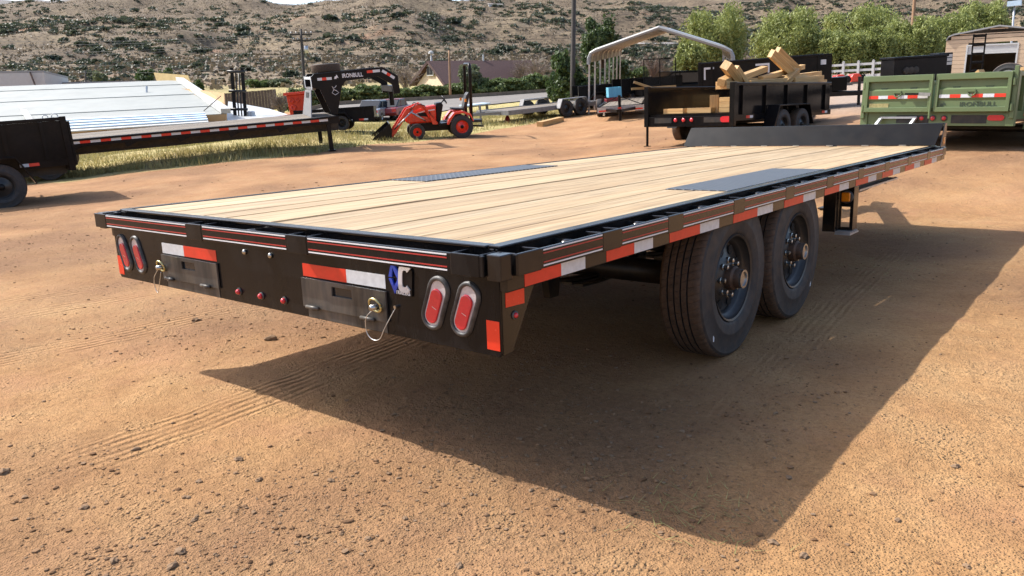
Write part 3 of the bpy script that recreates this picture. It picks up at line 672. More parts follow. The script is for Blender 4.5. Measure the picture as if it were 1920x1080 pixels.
for x in (-1.458, -1.300, -1.146):
    o = MB().lathe([(.016, .0), (.016, -.004), (.012, -.006)], (x, YS, .5005), 'y', 18).build('marker_lamp', M['grommet'], FT, smooth=True)
    MB().lathe([(.0115, -.004), (.011, -.012), (.007, -.017), (.0005, -.019)], (x, YS, .5005), 'y', 16).build('marker_lens', M['redlens'], o, smooth=True)
for x in (-1.387, -1.210): MB().lathe([(.011, 0), (.011, -.006), (.008, -.010), (.0005, -.011)], (x, YS, .672), 'y', 12).build('bolt', M['chrome'], FT, smooth=True)
# maker's emblem: blue diamond and a bold C on a black plate
def P2(pts, y0, y1, nm, mt, par): return MB().prism(pts, y0, y1).build(nm, M[mt], par)
ex, ez = -.470, .655
em = P2([(ex-.040, ez-.054), (ex+.042, ez-.054), (ex+.050, ez+.03), (ex+.040, ez+.050), (ex+.010, ez+.052), (ex-.004, ez+.03), (ex-.02, ez-.03)], YS-.006, YS-.0002, 'emblem', 'blackd', FT)
P2([(ex-.062, ez+.004), (ex-.043, ez+.060), (ex-.013, ez+.020), (ex-.026, ez+.010), (ex-.040, ez+.036), (ex-.046, ez+.004)], YS-.0085, YS-.002, 'emblem_arrow', 'blue', em)
P2([(ex-.062, ez-.002), (ex-.046, ez-.002), (ex-.038, ez-.026), (ex-.022, ez-.006), (ex-.013, ez-.014), (ex-.036, ez-.052)], YS-.0085, YS-.002, 'emblem_arrow', 'blue', em)
P2([(ex-.026, ez+.010), (ex-.013, ez+.020), (ex-.013, ez-.014), (ex-.022, ez-.006), (ex-.020, ez+.002)], YS-.0085, YS-.002, 'emblem_arrow', 'blue', em)
co, ci = [], []
sk_ = .10
for i in range(25):
    t = math.radians(38+i*284/24); r1, r2 = (.030, .047), (.0115, .0285)
    sgn = lambda q, e: math.copysign(abs(q)**e, q)
    co.append((r1[0]*sgn(math.cos(t), .55), r1[1]*sgn(math.sin(t), .55))); ci.append((r2[0]*sgn(math.cos(t), .55), r2[1]*sgn(math.sin(t), .55)))
off = lambda p: (ex+.016+p[0]+p[1]*sk_, ez+.004+p[1])
cm = MB(); n = len(co)
vsx = [(off(p)[0], y, off(p)[1]) for y in (YS-.010, YS-.004) for rg in (co, ci) for p in rg]; fsx = []
for i in range(n-1):
    fsx += [(i, i+1, n+i+1, n+i), (2*n+i, 2*n+i+1, i+1, i), (n+i, n+i+1, 3*n+i+1, 3*n+i)]
fsx += [(0, n, 3*n, 2*n), (n-1, 2*n-1, 4*n-1, 3*n-1)]
cm.add(vsx, fsx).build('letter_c', M['silver'], em)
tm_ = text_mesh('TRAILERS', .0165, .0005, M['wstripe'], 'emblem_lettering', .0004); o = link('emblem_lettering', tm_, em); o.location = (ex+.002, YS-.0068, ez-.046); o.rotation_euler = (math.pi/2, 0, 0)
# bulkhead at the front
bh = MB(); yb = L-.05
bh.hexa([(-W+.045, yb, ZD+.004), (-.085, yb, ZD+.004), (-.085, yb+.01, ZD+.004), (-W+.045, yb+.01, ZD+.004), (-W+.085, yb+.10, .985), (-.045, yb+.10, .985), (-.045, yb+.11, .985), (-W+.085, yb+.11, .985)])
bh.box(-W+.085, -.045, yb+.1105, yb+.16, .975, .985)
b0 = bh.build('bulkhead', M['blackd'], FT, bevel=.002)
for x in (-.085, -W+.045):
    MB().prism([(yb, ZD-.01), (yb+.20, ZD-.01), (yb+.20, .983), (yb+.112, .983)], x+.0405, x+.0485, 'x').build('bulkhead_side', M['black'], b0)
MB().box(-.0355, -.0342, yb+.085, yb+.15, .80, .86).build('amber_reflector', M['amber'], b0)
for x in np.linspace(-W+.3, -.35, 7): MB().box(x-.03, x+.03, yb-.014, yb-.0005, ZD+.003, ZD+.011).build('weld_tab', M['chrome'], b0)
MB().box(-W+.03, -.03, L-.045, L+.12, .66, .778).build('front_frame_rail', M['black'], FT, bevel=.003)
# underframe: two long beams, cross members, axles, hangers
for x in (-W/2-.47, -W/2+.47):
    MB().box(x-.006, x+.006, .16, L+.05, .49, .655).box(x-.05, x+.05, .16, L+.05, .479, .490).box(x-.05, x+.05, .16, L+.05, .645, .656).build('main_beam', M['frame'], FT)
for y in np.arange(.35, 6.1, .406):
    MB().box(-W+.1, -.1, y-.003, y+.003, .672, .742).box(-W+.1, -.1, y-.003, y+.035, .742, .748).build('cross_member', M['frame'], FT)
for sx_ in (-.60, -W+.60):
    pass
AY = (1.80, 2.65); ZC = .383
for y in AY:
    MB().cyl((-.34, y, ZC-.01), (-W+.34, y, ZC-.01), .062, n=18).build('axle', M['frame'], FT, smooth=True)
    for x in (-.335, -W+.335): MB().lathe([(.14, -.03), (.155, -.025), (.155, .03), (.14, .035)], (x, y, ZC), 'x', 28).build('brake_drum', M['frame'], FT, smooth=True)
for x in (-W/2-.47, -W/2+.47):
    for y in (1.36, 2.225, 3.09):
        MB().prism([(y-.07, .48), (y+.07, .48), (y+.035, .29), (y-.035, .29)], x-.02, x+.02, 'x').build('spring_hanger', M['frame'], FT)
    for y in AY:
        for k in range(3):
            hl = .40-.10*k; pts = [(x, y+q, .335-.02*k+.03*(q/.4)**2) for q in np.linspace(-hl, hl, 9)]
            sm = MB()
            for p, q in zip(pts, pts[1:]): sm.beam(p, q, .055, .012)
            sm.build('leaf_spring', M['frame'], FT)
for y in AY:
    wheel(FT, (-.062-.106, y, ZC), .385, .212, 1); wheel(FT, (-W+.062+.106, y, ZC), .385, .212, -1)
for y, a_ in ((1.80, -2.35), (2.65, -.75)):
    MB().box(-.0612, -.060, y+.33*math.cos(a_)-.006, y+.33*math.cos(a_)+.006, ZC+.33*math.sin(a_)-.022, ZC+.33*math.sin(a_)+.022).build('chalk_mark', M['wstripe'], FT)
# folding side steps with amber lamps
for s in (1, -1):
    X = (lambda a: a) if s > 0 else (lambda a: -W-a)
    st = MB()
    x0, x1 = sorted((X(-.13), X(-.21))); st.box(x0, x1, 3.54, 3.66, .365, .658)
    so, si = [(X(-.128), .372), (X(-.038), .372), (X(-.038), .658), (X(-.128), .658)], [(X(-.112), .392), (X(-.058), .392), (X(-.058), .525), (X(-.112), .525)]
    st.ring(so, si, 3.60, 3.612, 'y'); st.box(*sorted((X(-.048), X(-.038))), 3.613, 3.70, .372, .656)
    step = st.build('step_bracket', M['black'], FT, bevel=.002)
    xa, xb = sorted((X(-.03), X(-.127))); tr_ = MB()
    for k in range(4): tr_.box(xa, xb, 3.54+k*.045, 3.555+k*.045, .358, .3715)
    tr_.box(xa, xb, 3.53, 3.72, .350, .358); tr_.build('step_tread', M['galv'], FT)
    lm = MB().lathe([(.044, 0), (.042, -.012), (.036, -.016)], (X(-.083), 3.60, .590), 'y', 24).build('lamp_bezel', M['grommet'], FT, smooth=True)
    MB().box(X(-.083)-.027, X(-.083)+.027, 3.572, 3.586, .561, .620).build('amber_lens', M['amber'], lm, bevel=.006)
    MB().prism([(3.80, .655), (4.9, .655), (4.95, .60), (4.35, .56), (3.80, .56)], X(-.16), X(-.168), 'x').build('side_brace', M['frame'], FT)
    xa, xb = sorted((X(-.10), X(-.17))); MB().box(xa, xb, 3.95, 5.0, .592, .604).build('brace_flange', M['galv'], FT)
# drawbar, coupler and jack ahead of the deck
for x in (-W/2-.47, -W/2+.47):
    MB().beam((x, L-.1, .56), (-W/2+(.06 if x > -W/2 else -.06), L+1.35, .50), .09, .16).build('drawbar', M['frame'], FT)
MB().box(-W/2-.07, -W/2+.07, L+1.3, L+1.62, .46, .56).build('coupler', M['frame'], FT, bevel=.01)
jk = MB().cyl((-W/2, L+1.05, .10), (-W/2, L+1.05, .82), .04, n=14).box(-W/2-.1, -W/2+.1, L+.95, L+1.15, .05, .065); jk.build('jack', M['frame'], FT)

# ------------------------------------------------------------------ things in the yard
F2 = FWD[:2]/np.linalg.norm(FWD[:2]); R2 = np.array([F2[1], -F2[0]])
def hdir(right, away): v = right*R2+away*F2; v = v/np.linalg.norm(v); return V(v[0], v[1], 0)
def stand(u, v, d, right, away, tilt=True, lift=0):
    p = onground(u, v, d, lift); return frame(p, hdir(right, away), gn(p[0], p[1], 2.0) if tilt else PLUMB)
def soften(n, k):                     # a normal between upright and the ground's own
    return (PLUMB*(1-k)+Vector(n)*k).normalized()
def box(par, name, mt, x0, x1, y0, y1, z0, z1, bevel=0): return MB().box(x0, x1, y0, y1, z0, z1).build(name, M[mt], par, bevel=bevel)
def tapes(par, fn, a0, a1, n, first='r'):
    s = (a1-a0)/n
    for k in range(n):
        r = (k % 2 == 0) == (first == 'r'); fn(a0+k*s, a0+(k+1)*s-.002).build('red_reflective_tape' if r else 'white_reflective_tape', M['rtape' if r else 'wtape'], par)
def lettering(par, txt, size, mt, loc, rot, sx=1):
    o = link('lettering', text_mesh(txt, size, .001, M[mt], 'lettering', size*.022), par); o.location = loc; o.rotation_euler = rot; o.scale = (sx, 1, 1); return o

def dump_trailer(name, label, group, mat, paint, Lb, w, zf, h, axles, gate='none', rear_leg=False, R=.36, fend=True, tongue=True, ribs=7, shape=0):
    T = thing(name, label, 'dump trailer', group, mat); hw = w/2
    P = paint
    box(T, 'bed_floor', P, 0.01, Lb, -hw+.05, hw-.05, zf-.05, zf)
    for s, nm in ((1, 'side_wall'), (-1, 'side_wall')):
        y0, y1 = sorted((s*hw, s*(hw-.012))); wl = box(T, nm, P, 0, Lb, y0, y1, zf-.05, zf+h)
        ya, yb = sorted((s*(hw+.03), s*(hw-.05))); box(T, 'top_rail', P, 0, Lb, ya, yb, zf+h+.001, zf+h+.06, .008)
        ya, yb = sorted((s*(hw+.0505), s*(hw+.001)))
        for k in range(ribs):
            x = .35+(Lb-.7)*k/(ribs-1); MB().box(x-.035, x+.035, ya, yb, zf-.05, zf+h).build('rib', M[P], wl, bevel=.004)
        ya, yb = sorted((s*(hw+.035), s*(hw+.001))); box(T, 'lower_rail', P, 0, Lb, ya, yb, zf-.17, zf-.051)
        for k in range(4):
            x = .5+(Lb-1)*k/3; ya, yb = sorted((s*(hw+.0525), s*(hw+.051)))
            MB().box(x, x+.16, *sorted((s*(hw+.037), s*(hw+.0352))), zf-.13, zf-.075).build('red_reflective_tape', M['rtape'], T)
            MB().box(x+.161, x+.30, *sorted((s*(hw+.037), s*(hw+.0352))), zf-.13, zf-.075).build('white_reflective_tape', M['wtape'], T)
        if fend:
            xa, xb = axles[0]-R*1.22, axles[-1]+R*1.22; zt_ = R*2+.10
            poly = [(xa-.08, R*1.0), (xa+.16, zt_), (xb-.16, zt_), (xb+.08, R*1.0), (xb+.05, R*1.0), (xb-.175, zt_-.03), (xa+.175, zt_-.03), (xa-.05, R*1.0)]
            ya, yb = sorted((s*(hw+.036), s*(hw+.31))); MB().prism(poly, ya, yb).build('fender', M[P], T, bevel=.004)
        for x in axles: wheel(T, (x, s*(hw+.17), R), R, .22, s, 'dark', 'y', 28, detail=False)
        box(T, 'main_beam', 'frame', .05, Lb+.1, *sorted((s*.42, s*.50)), R+.08, zf-.06)
    for x in axles: MB().cyl((x, -hw-.1, R), (x, hw+.1, R), .05, n=10).build('axle', M['frame'], T)
    box(T, 'front_wall', P, Lb-.012, Lb+.012, -hw+.013, hw-.013, zf, zf+h+.05)
    box(T, 'rear_bar', P, -.03, .06, -hw, hw, zf-.27, zf-.055, .006)
    for s in (1, -1):
        y0, y1 = sorted((s*(hw+.06), s*(hw-.05))); box(T, 'corner_post', P, -.055, .045, y0, y1, zf-.27, zf+h+.07, .006)
        if rear_leg: MB().cyl((-.01, s*(hw+.0), .0), (-.01, s*(hw+.0), zf-.25), .028, n=10).box(-.07, .05, s*hw-.06, s*hw+.06, .0, .015).build('support_leg', M[P], T)
    if tongue:
        for s in (1, -1): MB().beam((Lb-.1, s*.42, R+.14), (Lb+1.25, s*.05, R+.10), .08, .13).build('drawbar', M['frame'], T)
        box(T, 'coupler', 'frame', Lb+1.2, Lb+1.5, -.06, .06, R+.05, R+.15)
        MB().cyl((Lb+.95, .0, .02), (Lb+.95, .0, .95), .045, n=12).box(Lb+.85, Lb+1.05, -.1, .1, 0, .02).build('jack', M['frame'], T)
        box(T, 'pump_box', P, Lb+.12, Lb+.55, -.35, .35, R+.22, R+.62, .01)
    return T

# ---- black dump trailer cut off at the left edge
fl = gn(*onground(0, 383, 14.3)[:2], 2.0)
DA = dump_trailer('dump_trailer', 'black dump trailer cut off by the left edge of the picture', 'black dump trailers in the yard', stand(137, 372, 15.0, -.82, -.57), 'blackv', 4.2, 1.9, .80, .62, (1.15, 2.0), R=.385)
g_ = box(DA, 'tailgate', 'blackv', -.10, -.056, -1.0, 1.0, .62, 1.40, .006); 
for s in (-.45, .45): MB().box(-.115, -.101, s-.03, s+.03, .64, 1.38).build('gate_rib', M['blackv'], g_)
for y in (-.9, .9): MB().tube([(.1+.05*math.cos(t), y, 1.50+.045*math.sin(t)) for t in np.linspace(0, math.pi*2, 12)], .008, 6).build('tarp_hook', M['galv'], DA)

# ---- gooseneck flatbed with red and white tape
GA, GB = onground(640, 283, 21), onground(125, 345, 18.9)
nG = gn((GA[0]+GB[0])/2, (GA[1]+GB[1])/2, 3.0)
GN = thing('gooseneck_trailer', 'long black gooseneck flatbed with weathered deck and spare tyre on its neck', 'trailer', None, frame(GA, GA-GB, nG))
zd, GL, GW = .93, 9.5, 2.35
for k in range(12):
    y0 = .06+(GW-.12)*k/12; box(GN, 'plank', 'oldwood', -GL, -.02, y0+.003, y0+(GW-.12)/12-.003, zd-.035, zd+random.uniform(-.002, .002))
for y0, y1, yt in ((-.02, .055, -.0215), (GW-.055, GW+.02, GW+.0205)):
    box(GN, 'side_rail', 'blackd', -GL, .05, y0, y1, zd-.19, zd-.001, .005)
    tapes(GN, lambda a, b_: MB().box(a, b_, yt, yt+.001, zd-.115, zd-.055), -GL+.1, -.25, 40)
    box(GN, 'rub_rail', 'blackd', -GL, .0, *(sorted((yt-.005, yt-.04)) if y0 < 0 else sorted((yt+.006, yt+.04))), zd-.045, zd-.012)
for y in (.65, GW-.65): MB().box(-GL, .1, y-.05, y+.05, zd-.42, zd-.39).box(-GL, .1, y-.008, y+.008, zd-.39, zd-.20).box(-GL, .1, y-.05, y+.05, zd-.20, zd-.19).build('main_beam', M['frame'], GN)
for x in np.arange(-GL+.3, 0, .61): box(GN, 'cross_member', 'frame', x, x+.05, .1, GW-.1, zd-.15, zd-.04)
for x in np.arange(-GL+.6, -.4, 1.22): MB().prism([(x, zd-.191), (x+.32, zd-.191), (x+.05, zd-.30)], .0, .012).build('side_brace', M['blackd'], GN)
for y in (.05, GW-.05):
    MB().box(-.30, -.19, y-.05, y+.05, .05, zd-.2).box(-.34, -.15, y-.09, y+.09, .0, .05).build('landing_leg', M['blackd'], GN)
    MB().cyl((-.245, y-.06, .42), (-.245, y-.2, .42), .03, n=10).build('leg_crank', M['blackd'], GN)
for x in (-7.9, -7.0):
    MB().cyl((x, .1, .36), (x, GW-.1, .36), .06, n=10).build('axle', M['frame'], GN)
    for y, s in ((.16, -1), (.44, -1), (GW-.16, 1), (GW-.44, 1)): wheel(GN, (x, y, .37), .37, .21, s, 'dark', 'y', 28, detail=False)
# neck: side plates, arms, risers, tool box
y1_, y2_ = .40, GW-.40
zN = 1.62; 
for y in (y1_, y2_):
    pl = [(-.07, zd+.01), (.08, zd+.01), (.28, 1.66), (.40, 1.80), (1.28, 1.86), (1.66, 1.62), (1.68, 1.36), (1.86, 1.36), (1.84, 1.84), (1.44, 2.10), (-.42, 2.04), (-.50, 1.96), (-.50, 1.70), (-.30, 1.62)]
    MB().prism(pl, y-.05, y+.05).build('neck_arm', M['blackd'], GN, bevel=.008)
yt = y1_-.0515
for poly, c in (([(-.34, 1.86), (-.22, 1.86), (-.22, 1.93), (-.34, 1.93)], 'wtape'), ([(-.219, 1.86), (-.10, 1.86), (-.10, 1.93), (-.219, 1.93)], 'rtape'), ([(-.099, 1.86), (.04, 1.86), (.04, 1.93), (-.099, 1.93)], 'wtape'),
                ([(1.0, 1.96), (1.16, 1.965), (1.16, 2.035), (1.0, 2.03)], 'rtape'), ([(1.161, 1.965), (1.36, 1.97), (1.36, 2.04), (1.161, 2.035)], 'wtape'),
                ([(1.40, 1.97), (1.44, 2.03), (1.56, 1.95), (1.52, 1.89)], 'wtape'), ([(1.521, 1.889), (1.561, 1.949), (1.65, 1.89), (1.61, 1.83)], 'rtape'), ([(1.611, 1.829), (1.651, 1.889), (1.76, 1.81), (1.72, 1.75)], 'wtape')):
    MB().prism(poly, yt, yt+.001).build('red_reflective_tape' if c == 'rtape' else 'white_reflective_tape', M[c], GN)
lettering(GN, 'IRONBULL', .15, 'wstripe', (.60, yt-.001, 1.935), (math.pi/2, 0, 0), .80)
MB().prism([(.10+x, z+.085) for x, z in ((.0, 1.79), (.06, 1.79), (.08, 1.83), (.12, 1.80), (.10, 1.86), (.07, 1.90), (.06, 1.86), (.02, 1.85))], yt-.0012, yt).build('bull_mark', M['wstripe'], GN)
MB().tube([(x-.08, yt-.002, z+.24) for x, z in ((.14, 1.36), (.08, 1.28), (.16, 1.22), (.26, 1.27), (.20, 1.33), (.14, 1.36), (.10, 1.45), (.16, 1.40), (.22, 1.46))], .008, 4).build('bull_mark', M['wstripe'], GN)
MB().box(-.36, .5, y1_+.052, y2_-.052, 1.82, 1.85).build('neck_tray', M['blackd'], GN)
hb_ = MB().hexa([(-.66, .12, zd+.005), (-.64, .12, zd+.005), (-.64, GW-.12, zd+.005), (-.66, GW-.12, zd+.005), (-.54, y1_+.05, 1.62), (-.52, y1_+.05, 1.62), (-.52, y2_-.05, 1.62), (-.54, y2_-.05, 1.62)]).build('head_plate', M['steelgrey'], GN)
MB().hexa([(-.61, .75, 1.18), (-.595, .75, 1.18), (-.595, GW-.75, 1.18), (-.61, GW-.75, 1.18), (-.555, .78, 1.56), (-.54, .78, 1.56), (-.54, GW-.78, 1.56), (-.555, GW-.78, 1.56)]).build('hatch', M['blackd'], GN)
for y in (y1_, y2_): MB().box(-.515, -.502, y-.05, y+.05, 1.66, 1.99).build('pale_edge', M['wtape'], GN)
MB().box(-.512, -.50, y1_+.06, y2_-.06, 1.90, 1.97).build('white_reflective_tape', M['wtape'], GN)
box(GN, 'neck_cross_bar', 'steelgrey', -.495, -.40, y1_+.052, y2_-.052, 1.62, 1.69)
MB().cyl((1.77, GW/2, 1.02), (1.77, GW/2, 1.5), .07, n=12).box(1.66, 1.88, y1_+.052, y2_-.052, 1.42, 1.58).build('coupler', M['blackd'], GN)
wheel(GN, (.02, GW/2, 2.17), .40, .22, 1, 'dark', 'z', 28, name='spare_wheel', detail=False)

# ---- compact red tractor with front loader
TP = onground(862, 257, 25)
TR = thing('tractor', 'small red tractor with front loader bucket, black roll bar and seat', 'tractor', None, frame(TP, hdir(-1, -.20), gn(TP[0], TP[1], 2)) @ Matrix.Scale(1.13, 4))
for s in (1, -1):
    wheel(TR, (0, s*.48, .315), .315, .26, s, 'red', 'y', 28, detail=False); wheel(TR, (1.24, s*.46, .215), .215, .17, s, 'red', 'y', 24, detail=False)
    MB().prism([(-.34, .46), (-.26, .66), (-.05, .74), (.20, .72), (.34, .56), (.42, .40), (.36, .38), (.28, .53), (.17, .66), (-.05, .68), (-.24, .61), (-.31, .45)], *sorted((s*.28, s*.58))).build('fender', M['red'], TR, bevel=.01)
    MB().prism([(.62, .40), (.78, .40), (.92, .84), (1.10, .98), (1.50, .84), (1.85, .34), (1.98, .12), (1.90, .08), (1.78, .24), (1.44, .72), (1.10, .85), (1.00, .78)], *sorted((s*.30, s*.37))).build('loader_arm', M['red'], TR, bevel=.006)
    MB().cyl((.98, s*.40, .50), (1.36, s*.40, .74), .025, n=8).cyl((1.32, s*.40, .80), (1.86, s*.40, .30), .02, n=8).build('hydraulic_cylinder', M['chrome'], TR, smooth=True)
    MB().prism([(.20, .40), (.62, .36), (.66, .42), (.24, .46)], *sorted((s*.24, s*.55))).build('foot_step', M['blackd'], TR)
    MB().box(-.16, -.11, *sorted((s*.42, s*.48)), .98, 1.06).build('turn_lamp', M['amber'], TR)
MB().prism([(.66, .44), (1.42, .42), (1.54, .48), (1.53, .62), (1.36, .77), (1.02, .87), (.66, .92)], -.235, .235).build('hood', M['red'], TR, bevel=.05)
box(TR, 'grille', 'blackd', 1.541, 1.56, -.17, .17, .47, .60)
for s in (1, -1): MB().lathe([(.05, 0), (.045, .02), (.001, .025)], (1.49, s*.15, .66), 'x', 14).build('headlamp', M['clear'], TR)
for s in (1, -1): MB().prism([(.80, .60), (1.12, .62), (1.20, .70), (.84, .74)], *sorted((s*.237, s*.245))).build('hood_vent', M['blackd'], TR)
MB().prism([(-.25, .22), (1.40, .20), (1.40, .40), (.66, .43), (-.25, .42)], -.16, .16).build('chassis', M['blackd'], TR)
MB().prism([(.56, .44), (.66, .44), (.66, .96), (.50, .98), (.46, .90)], -.22, .22).build('dashboard', M['blackd'], TR, bevel=.02)
MB().tube([(.40+.06*math.sin(t), .17*math.cos(t), 1.04+.10*math.sin(t)) for t in np.linspace(0, 2*math.pi, 20)], .016, 6).cyl((.40, 0, 1.04), (.52, 0, .93), .02, n=8).build('steering_wheel', M['seat'], TR, smooth=True)
MB().prism([(-.16, .74), (.22, .76), (.24, .82), (-.14, .80)], -.22, .22).build('seat', M['seat'], TR, bevel=.03)
MB().prism([(-.20, .80), (-.10, .80), (-.20, 1.16), (-.26, 1.24), (-.32, 1.20)], -.22, .22).build('seat_back', M['seat'], TR, bevel=.03)
MB().tube([(-.28, .50, .50), (-.28, .50, 1.84)]+[(-.28, .38+.12*math.cos(t), 1.84+.14*math.sin(t)) for t in np.linspace(.2, math.pi/2, 5)]+[(-.28, -.38-.12*math.sin(t), 1.84+.14*math.cos(t)) for t in np.linspace(0, math.pi/2-.2, 5)]+[(-.28, -.50, 1.84), (-.28, -.50, .50)], .045, 8).build('roll_bar', M['blackd'], TR, smooth=True)
MB().cyl((-.30, -.05, .30), (-.72, -.10, .26), .025, n=8).build('drawbar', M['blackd'], TR)
MB().box(-.62, .42, -.26, .26, .40, .47).build('floor_plate', M['seat'], TR)
for s in (1, -1):
    MB().tube([(.72, s*.27, .52), (.86, s*.31, .70), (1.00, s*.385, .92), (1.22, s*.385, .97), (1.40, s*.385, .80)], .012, 6).build('hydraulic_hose', M['seat'], TR, smooth=True)
    MB().prism([(.70, .80), (1.00, .77), (1.28, .68), (1.26, .66), (.98, .745), (.70, .775)], *sorted((s*.2355, s*.238))).build('hood_stripe', M['wstripe'], TR)
bk = MB(); cs = [(1.98, .48), (1.93, .30), (1.95, .12), (2.06, .03), (2.52, .02)]; ci_ = [(2.00, .47), (1.955, .30), (1.975, .135), (2.07, .05), (2.52, .035)]
bk.prism(cs+ci_[::-1], -.60, .60)
for s in (1, -1): bk.prism([(1.98, .48), (1.93, .30), (1.95, .12), (2.06, .03), (2.52, .02), (2.44, .12)], *sorted((s*.601, s*.612)))
bk.build('loader_bucket', M['blackd'], TR)

# ---- black dump trailer with the open rear, loaded with lumber
pr = onground(1372, 276, 16.1); ax = hdir(1, 1.0); lf = hdir(-1, 1.0)
org = V(*pr)+lf*1.05; org[2] = float(gz(org[0], org[1]))
DB = dump_trailer('dump_trailer', 'glossy black dump trailer with open rear end and lumber piled inside', 'black dump trailers in the yard', frame(org, ax, soften(gn(org[0], org[1], 2.5), .35)), 'blackv', 4.75, 2.1, .70, .54, (1.75, 2.68), rear_leg=True, R=.36, ribs=5)
for y in (-.55, -.75): pass
for k, y in enumerate((.30, .10, -.10)): MB().lathe([(.045, 0), (.04, -.012), (.001, -.016)], (-.031, y, .57), 'x', 14).build('marker_lamp', M['redlens'], DB, smooth=True)
for y in (-.62, .62): MB().box(-.036, -.031, y-.22, y+.22, .51, .62).build('ramp_slot', M['frame'], DB)
MB().prism(stadium(0, 0, .12, .26, math.pi/2), -.012, 0, 'y').build('tail_lamp', M['redlens'], DB)
tl_ = [c for c in DB.children if c.name.startswith('tail_lamp')][0]; tl_.location = (-.031, -.92, .57); tl_.rotation_euler = (0, 0, -math.pi/2)
def lumber(lbl, T, p, q, w_, h_, roll=0, n=1, name='lumber_beam', grp='timbers piled in the black dump trailer'):
    """a sawn timber from p to q, given in the trailer's frame"""
    a, b_ = T.matrix_world @ Vector(p), T.matrix_world @ Vector(q); d = (b_-a); ln = d.length; d.normalize()
    up = Vector((math.sin(roll), 0, math.cos(roll)+.2)); mm = frame(a, d, (up-d*up.dot(d)))
    o = MB().box(0, ln, -w_/2, w_/2, -h_/2, h_/2).build(name, M['lumber'], None, bevel=.004); o.matrix_world = mm; return tag(o, lbl, 'timber', grp)
TP_ = 'new sawn timber in the jumbled pile inside the glossy black dump trailer'
iv = lambda u, v, k=0: tuple(DB.matrix_world.inverted() @ Vector(at(u, v, float(np.interp(u, [1340, 1372, 1448, 1482, 1557], [16.1, 16.6, 17.9, 18.5, 19.9]))+k)))
TLB = {0: 'thick short timber end poking up at the left of the lumber pile', 2: 'thin plank leaning down across the left end of the lumber pile', 3: 'timber sloping up behind the left end of the lumber pile', 6: 'long thin timber sloping up across the middle of the lumber pile', 7: 'left of the two timbers leaning steeply at the top of the pile', 8: 'right of the two timbers leaning steeply at the top of the pile', 9: 'stub propped under the two steep timbers on the lumber pile', 10: 'flat timber along the right end of the lumber pile top'}
for ti, ((u0, v0, k0), (u1, v1, k1), a_, b_, rl) in enumerate((((1361, 122, -.1), (1384, 152, .1), .20, .19, .5), ((1352, 155, .1), (1384, 140, .3), .17, .15, .3), ((1380, 126, -.15), (1401, 158, -.1), .11, .10, .2), ((1386, 147, .3), (1434, 129, .5), .16, .13, .1),
        ((1352, 160, .2), (1470, 156, .3), .26, .16, 0), ((1400, 158, -.05), (1475, 152, .0), .22, .15, 0), ((1426, 148, .2), (1505, 125, .4), .13, .11, .1), ((1446, 100, .0), (1486, 138, .0), .12, .19, .35), ((1457, 95, .16), (1496, 133, .16), .12, .19, .35),
        ((1494, 133, -.1), (1467, 158, -.15), .16, .14, .2), ((1484, 152, -.1), (1538, 147, -.1), .2, .15, 0), ((1470, 160, .3), (1540, 156, .2), .3, .17, 0), ((1436, 152, .5), (1534, 139, .5), .2, .14, 0), ((1392, 154, .6), (1500, 146, .7), .28, .15, 0))):
    lumber(TLB.get(ti, TP_), DB, iv(u0, v0, k0), iv(u1, v1, k1), a_, b_, rl)
for k in range(4):
    for j in range(3): lumber('timber lying flat in the stacked layers low inside the glossy black dump trailer', DB, (2.6+.25*k, -.84+.27*k, .775+.15*j), (4.6, -.84+.27*k+random.uniform(-.03, .03), .775+.15*j), .25, .14, 0, grp='timber layers under the pile')
SB = 'short sawn block lying just inside the open rear of the black dump trailer'
for p, q, a, b_, SB in (((.18, .70, .76), (.18, .20, .76), .16, .11, 'short sawn block at the far left inside the open rear of the black dump trailer'), ((.25, .14, .76), (.25, -.45, .76), .18, .11, 'pale sawn block in the middle inside the open rear of the black dump trailer')): lumber(SB, DB, p, q, a, b_, name='timber_block', grp='blocks at the trailer mouth')
for k in range(3): lumber(['bottom', 'middle', 'top'][k]+' block of the three stacked inside the open black dump trailer', DB, (.45, -.55, .755+.105*k), (.45, -.93, .755+.105*k), .26, .10, name='timber_block', grp='stacked blocks of three')
lumber('upright square timber post standing inside the open rear of the black dump trailer', DB, (.38, -.40, .70), (.38, -.40, 1.07), .18, .10, name='timber_block', grp='blocks at the trailer mouth')

# ---- tall-sided black dump trailer behind it
DC = dump_trailer('dump_trailer', 'tall sided black dump trailer with white corner marks behind the lumber pile', 'black dump trailers in the yard', stand(1314, 223, 25, 1, -.26), 'blackd', 3.75, 2.1, .78, .86, (1.8, 2.7), ribs=2, R=.36)
# its camera-side wall: move frame so that the right side is nearest
wm = [((.12, 1.50), (.42, 1.56)), ((.12, 1.20), (.17, 1.499)), ((1.62, 1.50), (2.02, 1.56)), ((1.97, 1.28), (2.02, 1.499))]
for (x0, z0), (x1, z1) in wm: MB().box(x0, x1, -1.0535, -1.0515, z0, z1).build('white_corner_mark', M['wtape'], DC)
MB().box(3.45, 3.6, -1.0535, -1.0515, 1.40, 1.54).build('label_plate', M['wtape'], DC)

